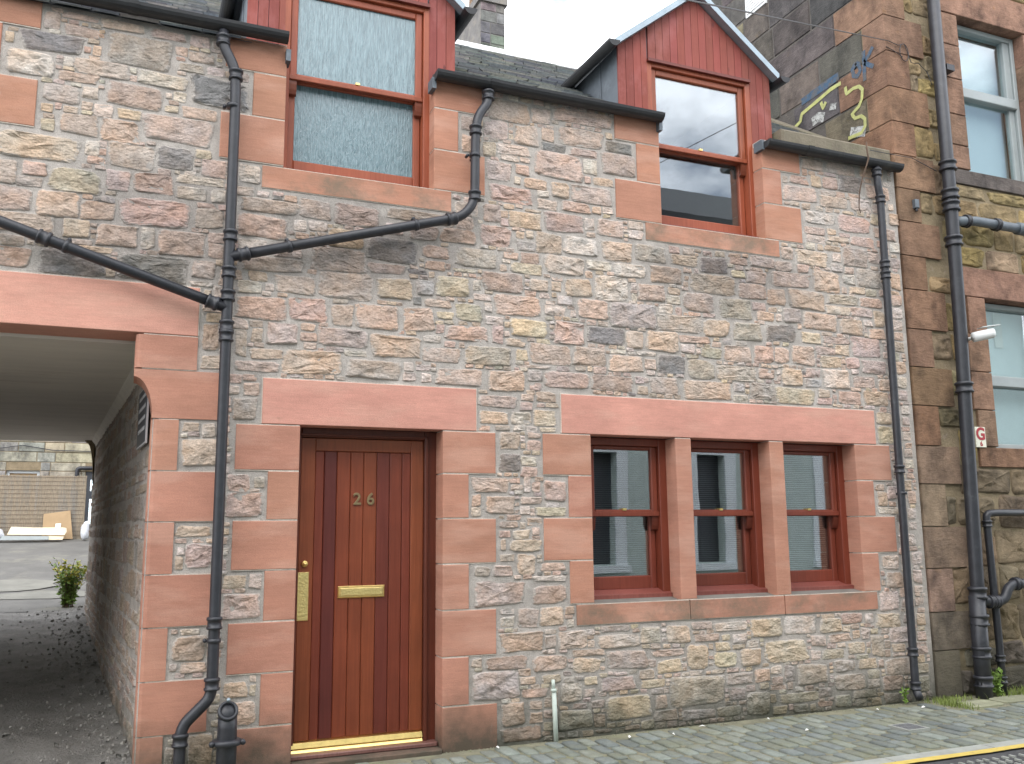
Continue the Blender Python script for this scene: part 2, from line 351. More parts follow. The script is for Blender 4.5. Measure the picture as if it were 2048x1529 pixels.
def stone_geo(w, h, proud, seed, rough=1.):
    """rough-faced stone in the x-z plane, centred, face towards -y"""
    rnd = random.Random(seed)
    n = max(14, min(34, int((w+h)*2/.026))); e = rnd.uniform(4.5, 13)
    cq = [(rnd.uniform(-.11, .10), rnd.uniform(-.15, .13)) for _ in range(4)]
    off = Vector((seed*1.37 % 97, seed*.71 % 89, seed*2.11 % 83))
    ring = []
    for i in range(n):
        a = 2*math.pi*(i+.5)/n; ca, sa = math.cos(a), math.sin(a)
        u = math.copysign(abs(ca)**(2/e), ca); v = math.copysign(abs(sa)**(2/e), sa)
        p, q = (u+1)/2, (v+1)/2
        dx = sum(c[0]*wt for c, wt in zip(cq, ((1-p)*(1-q), p*(1-q), p*q, (1-p)*q))); dz = sum(c[1]*wt for c, wt in zip(cq, ((1-p)*(1-q), p*(1-q), p*q, (1-p)*q)))
        wob = 1+.05*noise.noise(Vector((u*2.3, v*1.6, 0))*1.6+off)+(.0045/min(w, h)+.03)*(noise.noise(Vector((u*w*38, v*h*38, 3))+off)+.6*noise.noise(Vector((u*w*90, v*h*90, 5))+off))
        ring.append(((u*.5*wob+dx*.6)*w, (v*.5*wob+dz*.6)*h))
    vs = []; fs = []
    tilt = (rnd.uniform(-.35, .35), rnd.uniform(-.45, .30))
    for k, (sc_, dp) in enumerate(((1.0, -.25), (.965, .30), (.88, .80), (.74, .92), (.58, .97), (.40, 1.0), (.20, 1.0))):
        for x, z in ring:
            X, Z = x*sc_, z*sc_
            if k: 
                q = noise.fractal(Vector((X*16, Z*26, 0))+off, .7, 2., 4)+.75*(noise.cell(Vector((X*15+Z*5, Z*27, 0))+off)-.5)
                y = -proud*(dp+(.62*rough*q+tilt[0]*X/w+tilt[1]*Z/h)*min(1, dp))
            else: y = proud*.6
            vs.append((X, y, Z))
    vs.append((0, -proud*(1+.4*rough*noise.noise(off)), 0))
    for k in range(6):
        for i in range(n):
            j = (i+1) % n; fs.append((k*n+i, k*n+j, (k+1)*n+j, (k+1)*n+i))
    c = len(vs)-1
    for i in range(n): fs.append((6*n+i, 6*n+(i+1) % n, c))
    return vs, fs

# ---------------------------------------------------------------- ground
def sheet(name, pts, mat, parent=None, kind=None):
    o = MB().add(pts, [tuple(range(len(pts)))]).build(name, mat, parent)
    if kind: o['kind'] = kind
    return o
sheet('ground', [(-400, -400, -.09), (400, -400, -.09), (400, 400, -.09), (-400, 400, -.09)], 'asphalt', kind='structure')
# the lane: one finely divided strip with a slightly uneven surface
mb = MB(); NX, NY = 60, 24; xs = [-8+i*20/NX for i in range(NX+1)]; ys = [-6.3+i*(4.87)/NY for i in range(NY+1)]
mb.add([(x, y, -.012+.006*noise.noise(Vector((x*1.3, y*1.3, 4)))) for y in ys for x in xs], [(j*(NX+1)+i, j*(NX+1)+i+1, (j+1)*(NX+1)+i+1, (j+1)*(NX+1)+i) for j in range(NY) for i in range(NX)])
road = mb.build('road', 'asphalt', smooth=True); road['kind'] = 'structure'
mb = MB(); rr = random.Random(3); a = []; b = []
for i in range(90):
    x = -6+i*.2; a.append((x, -1.440-rr.uniform(0, .008), .0005)); b.append((x, -1.522+rr.uniform(0, .014), .0005))
mb.add(b+a, [(i, i+1, 91+i, 90+i) for i in range(89)]); yl = mb.build('yellow_line', 'yellow_paint', road)
mb = MB()
for r in range(4):
    for i in range(44):
        x = 3.9+i*.075+rr.uniform(-.01, .01)+.03*(r % 2); y = -1.64-r*.075+rr.uniform(-.006, .006)
        mb.box(x, x+.016, y-.022, y+.022, -.012, .0005)
o = mb.build('anti_slip_stud', 'concrete', road); o['kind'] = 'stuff'

pavement = MB().box(-3.4, 12, -1.345, .0, -.085, -.009).build('pavement', 'joint_dirt'); pavement['kind'] = 'structure'
xk = -3.4
while xk < 12:                                     # concrete channel stones along the lane
    ln = random.Random(int(xk*100)).uniform(.8, 1.0)
    MB().bevbox(xk, xk+ln-.008, -1.44, -1.337, -.085, .0, .002).build('channel_stone', 'concrete', pavement); xk += ln
def sett_mesh(i):
    rn = random.Random(40+i); n = 14; e = 5; vs = []; fs = []
    for k, (s_, z) in enumerate(((1., -.03), (1., -.010), (.94, -.002), (.6, .001))):
        for j in range(n):
            a = 2*math.pi*(j+.5)/n; ca, sa = math.cos(a), math.sin(a)
            u = math.copysign(abs(ca)**(2/e), ca)*.5; v = math.copysign(abs(sa)**(2/e), sa)*.5
            wb = 1+.07*noise.noise(Vector((u*3, v*3, i*5.1)))
            vs.append((u*s_*wb, v*s_*wb, z+(.004*noise.noise(Vector((u*5, v*5, i*3.3))) if k > 1 else 0)))
    vs.append((0, 0, .0015))
    for k in range(3):
        for j in range(n): q = (j+1) % n; fs.append((k*n+j, k*n+q, (k+1)*n+q, (k+1)*n+j))
    for j in range(n): fs.append((3*n+j, 3*n+(j+1) % n, 4*n))
    me = bpy.data.meshes.new('sett'); me.from_pydata(vs, [], fs); me.materials.append(MATS['sett_stone'])
    c = rn.choice([(.195, .215, .19), (.182, .202, .182), (.20, .212, .18), (.175, .194, .184), (.21, .224, .195)])
    a = me.color_attributes.new('tint', 'FLOAT_COLOR', 'POINT'); a.data.foreach_set('color', np.array([(*c, 1)]*len(vs), dtype=np.float32).ravel())
    me.shade_smooth(); return me
SM = [sett_mesh(i) for i in range(9)]
rs = random.Random(11); spots = []
x = .6
while x < 7.0:
    wd = rs.uniform(.105, .135); y = -.02-rs.uniform(0, .16); skew = rs.uniform(-.008, .008)
    while y > -1.30:
        ln = rs.uniform(.17, .27); ln = min(ln, y+1.333)
        if ln > .06:
            spots.append((x+wd/2+skew, y-ln/2, wd-.014, ln-.014, rs.randrange(9), rs.uniform(-.03, .03), rs.uniform(-.004, .004)))
        y -= ln
    x += wd
vis = [s for s in spots if in_view((s[0], s[1], 0), .01) and not (s[0] > 6.15 and s[1] > -.45)]
vis.sort(key=lambda s: (Vector((s[0], s[1], 0))-CAM).length)
big = set(vis[:300]); rest = MB()
for s in spots:
    if s[0] > 6.15 and s[1] > -.45: continue
    mt = Matrix.Translation((s[0], s[1], s[6])) @ Matrix.Rotation(s[5], 4, 'Z') @ Matrix.Diagonal((s[2], s[3], 1, 1))
    if s in big:
        o = bpy.data.objects.new('sett', SM[s[4]]); col.objects.link(o); o.parent = pavement; o.matrix_local = mt
    else:
        me = SM[s[4]]; rest.tint = (.19, .208, .186)
        rest.add([mt @ v.co for v in me.vertices], [tuple(p.vertices) for p in me.polygons])
if rest.v:
    o = rest.build('setts', 'sett_stone', pavement, True); o['kind'] = 'stuff'
# pale worn flags at the foot of the neighbour
for (x0, x1, y0, y1) in ((6.32, 6.72, -.44, -.20), (6.74, 7.2, -.40, -.17), (7.22, 7.7, -.42, -.2), (7.72, 8.3, -.42, -.2), (6.75, 7.15, -.62, -.43), (7.17, 7.6, -.63, -.44)):
    rn = random.Random(int(x0*50)); poly = []
    for i in range(14):
        a = 2*math.pi*(i+.5)/14; ca, sa = math.cos(a), math.sin(a); e = 5
        poly.append(((x0+x1)/2+(x1-x0)/2*math.copysign(abs(ca)**(2/e), ca)*rn.uniform(.92, 1), (y0+y1)/2+(y1-y0)/2*math.copysign(abs(sa)**(2/e), sa)*rn.uniform(.9, 1)))
    MB().prism_z(poly, -.05, .004+rn.uniform(-.003, .003)).build('flag', 'sett_stone', pavement, tint=(.29, .29, .20))
drain = thing('drain_cover', 'small square iron drain grate set in the grey setts', 'drain cover')
mb = MB(); X0, Y0 = 5.29, -.765
for i in range(7):
    q = -.075+i*.025; mb.box(X0+q-.007, X0+q+.007, Y0-.085, Y0+.085, -.01, .012)
mb.box(X0-.085, X0+.085, Y0-.007, Y0+.007, -.01, .013).build('grate_bars', 'grate_iron', drain)
MB().box(X0-.10, X0+.10, Y0+.085, Y0+.10, -.01, .013).box(X0-.10, X0+.10, Y0-.10, Y0-.085, -.01, .013).box(X0-.10, X0-.085, Y0-.085, Y0+.085, -.01, .013).box(X0+.085, X0+.10, Y0-.085, Y0+.085, -.01, .013).build('frame', 'concrete', drain)

# the passage floor and the yard rising behind the house
PROF = [(-.02, 0.), (.7, .03), (3.3, .11), (6.2, .30), (7.5, .37), (10, .47), (13, .85), (17, 1.34), (30, 1.6)]
def gz(y):
    for (a, za), (b, zb) in zip(PROF, PROF[1:]):
        if y <= b: return za+(zb-za)*max(0, (y-a)/(b-a))
    return PROF[-1][1]
def strip(name, y0, y1, xf0, xf1, nx, ny, mat, amp, sc_, kind='structure'):
    mb = MB(); vs = []
    for j in range(ny+1):
        y = y0+(y1-y0)*j/ny
        for i in range(nx+1):
            x = xf0(y)+(xf1(y)-xf0(y))*i/nx
            edge = max(0., 1-abs(xf1(y)-x)/.35)
            vs.append((x, y, gz(y)+amp*noise.fractal(Vector((x*sc_, y*sc_, 1)), 1., 2., 4)+edge*edge*.07*(amp > .012)))
    mb.add(vs, [(j*(nx+1)+i, j*(nx+1)+i+1, (j+1)*(nx+1)+i+1, (j+1)*(nx+1)+i) for j in range(ny) for i in range(nx)])
    o = mb.build(name, mat, smooth=True); o['kind'] = kind; return o
wx = lambda y: .13-.0793*y
path = strip('path', .0, 8.3, lambda y: -2.6-.08*y, lambda y: wx(y)+.02, 60, 150, 'earth', .022, 3.2)
yard = strip('courtyard', 8.3, 30, lambda y: -14, lambda y: 8, 50, 60, 'yard_tarmac', .012, 1.5)
mb = MB(); rg = random.Random(5)                     # loose stones and grit along the passage wall
for i in range(800):
    y = rg.uniform(.05, 8.2); d = abs(rg.gauss(0, .28)); x = wx(y)-.02-d
    if rg.random() < .35: x = rg.uniform(-2.2, wx(y))
    s_ = rg.uniform(.004, .014)*(1.35 if d < .12 else 1); z = gz(y)+.02+max(0, 1-d/.35)**2*.06
    vs, fs = stone_geo(s_*2, s_*1.5, s_, i, 1.)
    q = rg.uniform(0, 6.28); mb.add([(x+a*math.cos(q)-b*math.sin(q), y+a*math.sin(q)+b*math.cos(q), z+c) for a, b, c in vs], fs) if i % 3 == 0 else mb.add([(x-s_, y, z), (x, y-s_, z), (x+s_, y, z), (x, y+s_, z), (x, y, z+s_)], [(0, 1, 4), (1, 2, 4), (2, 3, 4), (3, 0, 4)])
gv = mb.build('gravel', 'gravel', path); gv['kind'] = 'stuff'
for (cx, cy, a, b) in ((-1.75, 11.2, .75, .55), (-1.2, 10.2, .8, .35)):    # pale concrete patches in the yard
    rn = random.Random(int(cy*9)); poly = [(cx+a*math.cos(t*.45)*rn.uniform(.8, 1.1), cy+b*math.sin(t*.45)*rn.uniform(.8, 1.1)) for t in range(14)]
    MB().add([(x, y, gz(y)+.014) for x, y in poly], [tuple(range(14))]).build('patch', 'yard_patch', yard)

# ---------------------------------------------------------------- the stone house
house = thing('stone_house', 'pink rubble stone house with red sandstone trim, brown plank door and two clad dormers', 'house')
GAP = .014
OPEN = [(-2.45, .09, -.1, 2.68), (1.01, 1.987, -.1, 2.133), (3.155, 5.681, .91, 2.14), (.847, 1.912, 3.895, 4.9), (3.85, 4.874, 3.872, 4.9)]
def slab_with_holes(x0, x1, z0, z1, holes, y0, y1):
    xs = sorted({x0, x1, *[v for h in holes for v in h[:2] if x0 < v < x1]}); zs = sorted({z0, z1, *[v for h in holes for v in h[2:4] if z0 < v < z1]})
    solid = lambda cx, cz: x0 < cx < x1 and z0 < cz < z1 and not any(h[0] < cx < h[1] and h[2] < cz < h[3] for h in holes)
    mb = MB()
    for i in range(len(xs)-1):
        for j in range(len(zs)-1):
            a, b, c, d = xs[i], xs[i+1], zs[j], zs[j+1]; cx, cz = (a+b)/2, (c+d)/2
            if not solid(cx, cz): continue
            mb.add([(a, y0, c), (b, y0, c), (b, y0, d), (a, y0, d)], [(0, 1, 2, 3)]); mb.add([(a, y1, c), (b, y1, c), (b, y1, d), (a, y1, d)], [(3, 2, 1, 0)])
            e = 1e-4
            if not solid(a-e, cz): mb.add([(a, y0, c), (a, y1, c), (a, y1, d), (a, y0, d)], [(3, 2, 1, 0)])
            if not solid(b+e, cz): mb.add([(b, y0, c), (b, y1, c), (b, y1, d), (b, y0, d)], [(0, 1, 2, 3)])
            if not solid(cx, c-e): mb.add([(a, y0, c), (b, y0, c), (b, y1, c), (a, y1, c)], [(3, 2, 1, 0)])
            if not solid(cx, d+e): mb.add([(a, y0, d), (b, y0, d), (b, y1, d), (a, y1, d)], [(0, 1, 2, 3)])
    return mb
holes = [(a-.013, b+.013, c-.013, d+.013) for a, b, c, d in OPEN]
wall = slab_with_holes(-3.2, 6.392, -.1, 4.775, holes, 0, .30).build('wall', 'mortar', house)

# dressed red sandstone: (x0, x1, z0, z1, shade)
Q = []
SAL, SAL2, SALP = (.43, .212, .143), (.44, .216, .152), (.575, .29, .224)
def qcol(inner, outs, zs, side, c):
    for i, o_ in enumerate(outs):
        a, b = (o_, inner) if side < 0 else (inner, o_)
        Q.append((min(a, b), max(a, b), zs[i+1], zs[i], c, 'quoin'))
Q.append((.754, 2.245, 2.133, 2.442, SALP, 'lintel'))
qcol(1.01, [.597, .805, .599, .805, .596, .803, .62], [2.133, 1.834, 1.519, 1.206, .89, .577, .262, -.03], -1, SAL2)
qcol(1.987, [2.39, 2.186, 2.39, 2.186, 2.387, 2.184, 2.388], [2.133, 1.834, 1.525, 1.216, .907, .598, .282, -.03], 1, SAL2)
Q.append((2.908, 5.936, 2.14, 2.441, SALP, 'lintel'))
qcol(3.155, [2.755, 2.957, 2.753, 2.956], [2.14, 1.834, 1.527, 1.22, .912], -1, SAL2)
qcol(5.681, [6.081, 5.872, 6.085, 5.868], [2.14, 1.832, 1.529, 1.225, .908], 1, SAL2)
for a, b in ((3.003, 3.966), (3.966, 4.857), (4.857, 5.82)): Q.append((a, b, .76, .908, SAL2, 'sill'))
Q.append((3.889, 4.04, .908, 2.14, SAL2, 'mullion')); Q.append((4.786, 4.934, .908, 2.14, SAL2, 'mullion'))
qcol(.847, [.436, .62, .418], [4.79, 4.555, 4.235, 3.905], -1, SAL); Q.append((.70, 2.053, 3.735, 3.895, SAL, 'sill'))
qcol(1.912, [2.297, 2.108, 2.318], [4.755, 4.530, 4.207, 3.895], 1, SAL)
qcol(3.85, [3.43, 3.626, 3.424], [4.755, 4.533, 4.203, 3.872], -1, SAL); Q.append((3.69, 5.015, 3.722, 3.872, SAL, 'sill'))
qcol(4.874, [5.29, 5.078, 5.275], [4.735, 4.508, 4.194, 3.872], 1, SAL)
Q.append((-1.7, -.676, 4.583, 4.79, SAL, 'quoin')); Q.append((-1.7, -.885, 4.245, 4.583, SAL, 'quoin')); Q.append((-1.7, -.668, 3.93, 4.245, SAL, 'quoin'))
Q.append((-2.75, .348, 2.678, 3.004, SALP, 'lintel'))
pz = [2.678, 2.457, 2.145, 1.823, 1.511, 1.194, .881, .57, .259, -.03]
pout = [.35, .491, .26, .492, .262, .49, .256, .50, .259]
for i, o_ in enumerate(pout):
    if i == 0: Q.append((-.027, o_, pz[1], pz[0], SAL2, 'quoin'))
    elif i > 1: Q.append((.09, o_, pz[i+1], pz[i], SAL2, 'quoin'))
J = .0045; POINT = MB()
for n_, (a, b, c, d, t, nm) in enumerate(Q):
    pr = -.010+random.uniform(-.002, .002)
    dp = .13 if nm in ('lintel', 'sill') and a > 0 else .29
    if nm == 'mullion': dp = .22
    mb = MB()
    if nm == 'sill':                                 # weathered top: slopes up to the window
        mb.add([(a+J, pr, c+J), (b-J, pr, c+J), (b-J, pr, d-J), (a+J, pr, d-J), (a+J, .2, c+J), (b-J, .2, c+J), (b-J, .2, d-J+.012), (a+J, .2, d-J+.012)],
               [(0, 1, 2, 3), (3, 2, 6, 7), (1, 5, 6, 2), (4, 0, 3, 7), (0, 4, 5, 1), (7, 6, 5, 4)])
    elif a == .09 or (nm == 'quoin' and a == -.027): # jamb of the passage: rounded arris
        poly = [(a+J+.035, pr), (b-J, pr), (b-J, dp), (a+J, dp), (a+J, pr+.04), (a+J+.006, pr+.02), (a+J+.018, pr+.006)]
        mb.prism_z(poly, c+J, d-J)
    else: mb.bevbox(a+J, b-J, pr, dp, c+J, d-J, .004)
    mb.build(nm, 'sill_stone' if nm == 'sill' else 'dressed_stone', house, tint=jit(t, .05))
    if nm not in ('lintel',): POINT.box(a+(.05 if a in (.09, -.027) else .0065), b-.0065, pr+.0035, .1, c-.001, d+.001)
    else: POINT.box(a-.001, b+.001, pr+.0045, .1, c+.006, d+.003)
o = POINT.build('pointing', 'lime_pointing', house); o['kind'] = 'stuff'
# curved shoulder stone above the passage jamb
poly = [(.491-J, 2.145+J), (.491-J, 2.457-J), (-.025+J, 2.457-J), (-.025+J, 2.405)]
for i in range(1, 10):
    q = math.pi/2*(1-i/10); poly.append((-.025+J+.118*math.cos(q), 2.145+J+.255*math.sin(q)))
poly.append((.094, 2.145+J))
MB().prism_y(poly[::-1], -.010, .29).build('quoin', 'dressed_stone', house, tint=SAL2)
for a, b in ((3.155, 3.886), (4.044, 4.783), (4.937, 5.681)):
    MB().add([(a+.004, -.006, .9085), (b-.004, -.006, .9085), (b-.004, .15, .935), (a+.004, .15, .935), (a+.004, -.006, .904), (b-.004, -.006, .904)], [(0, 1, 2, 3), (4, 5, 1, 0)]).build('sill_slip', 'sill_grey', house)

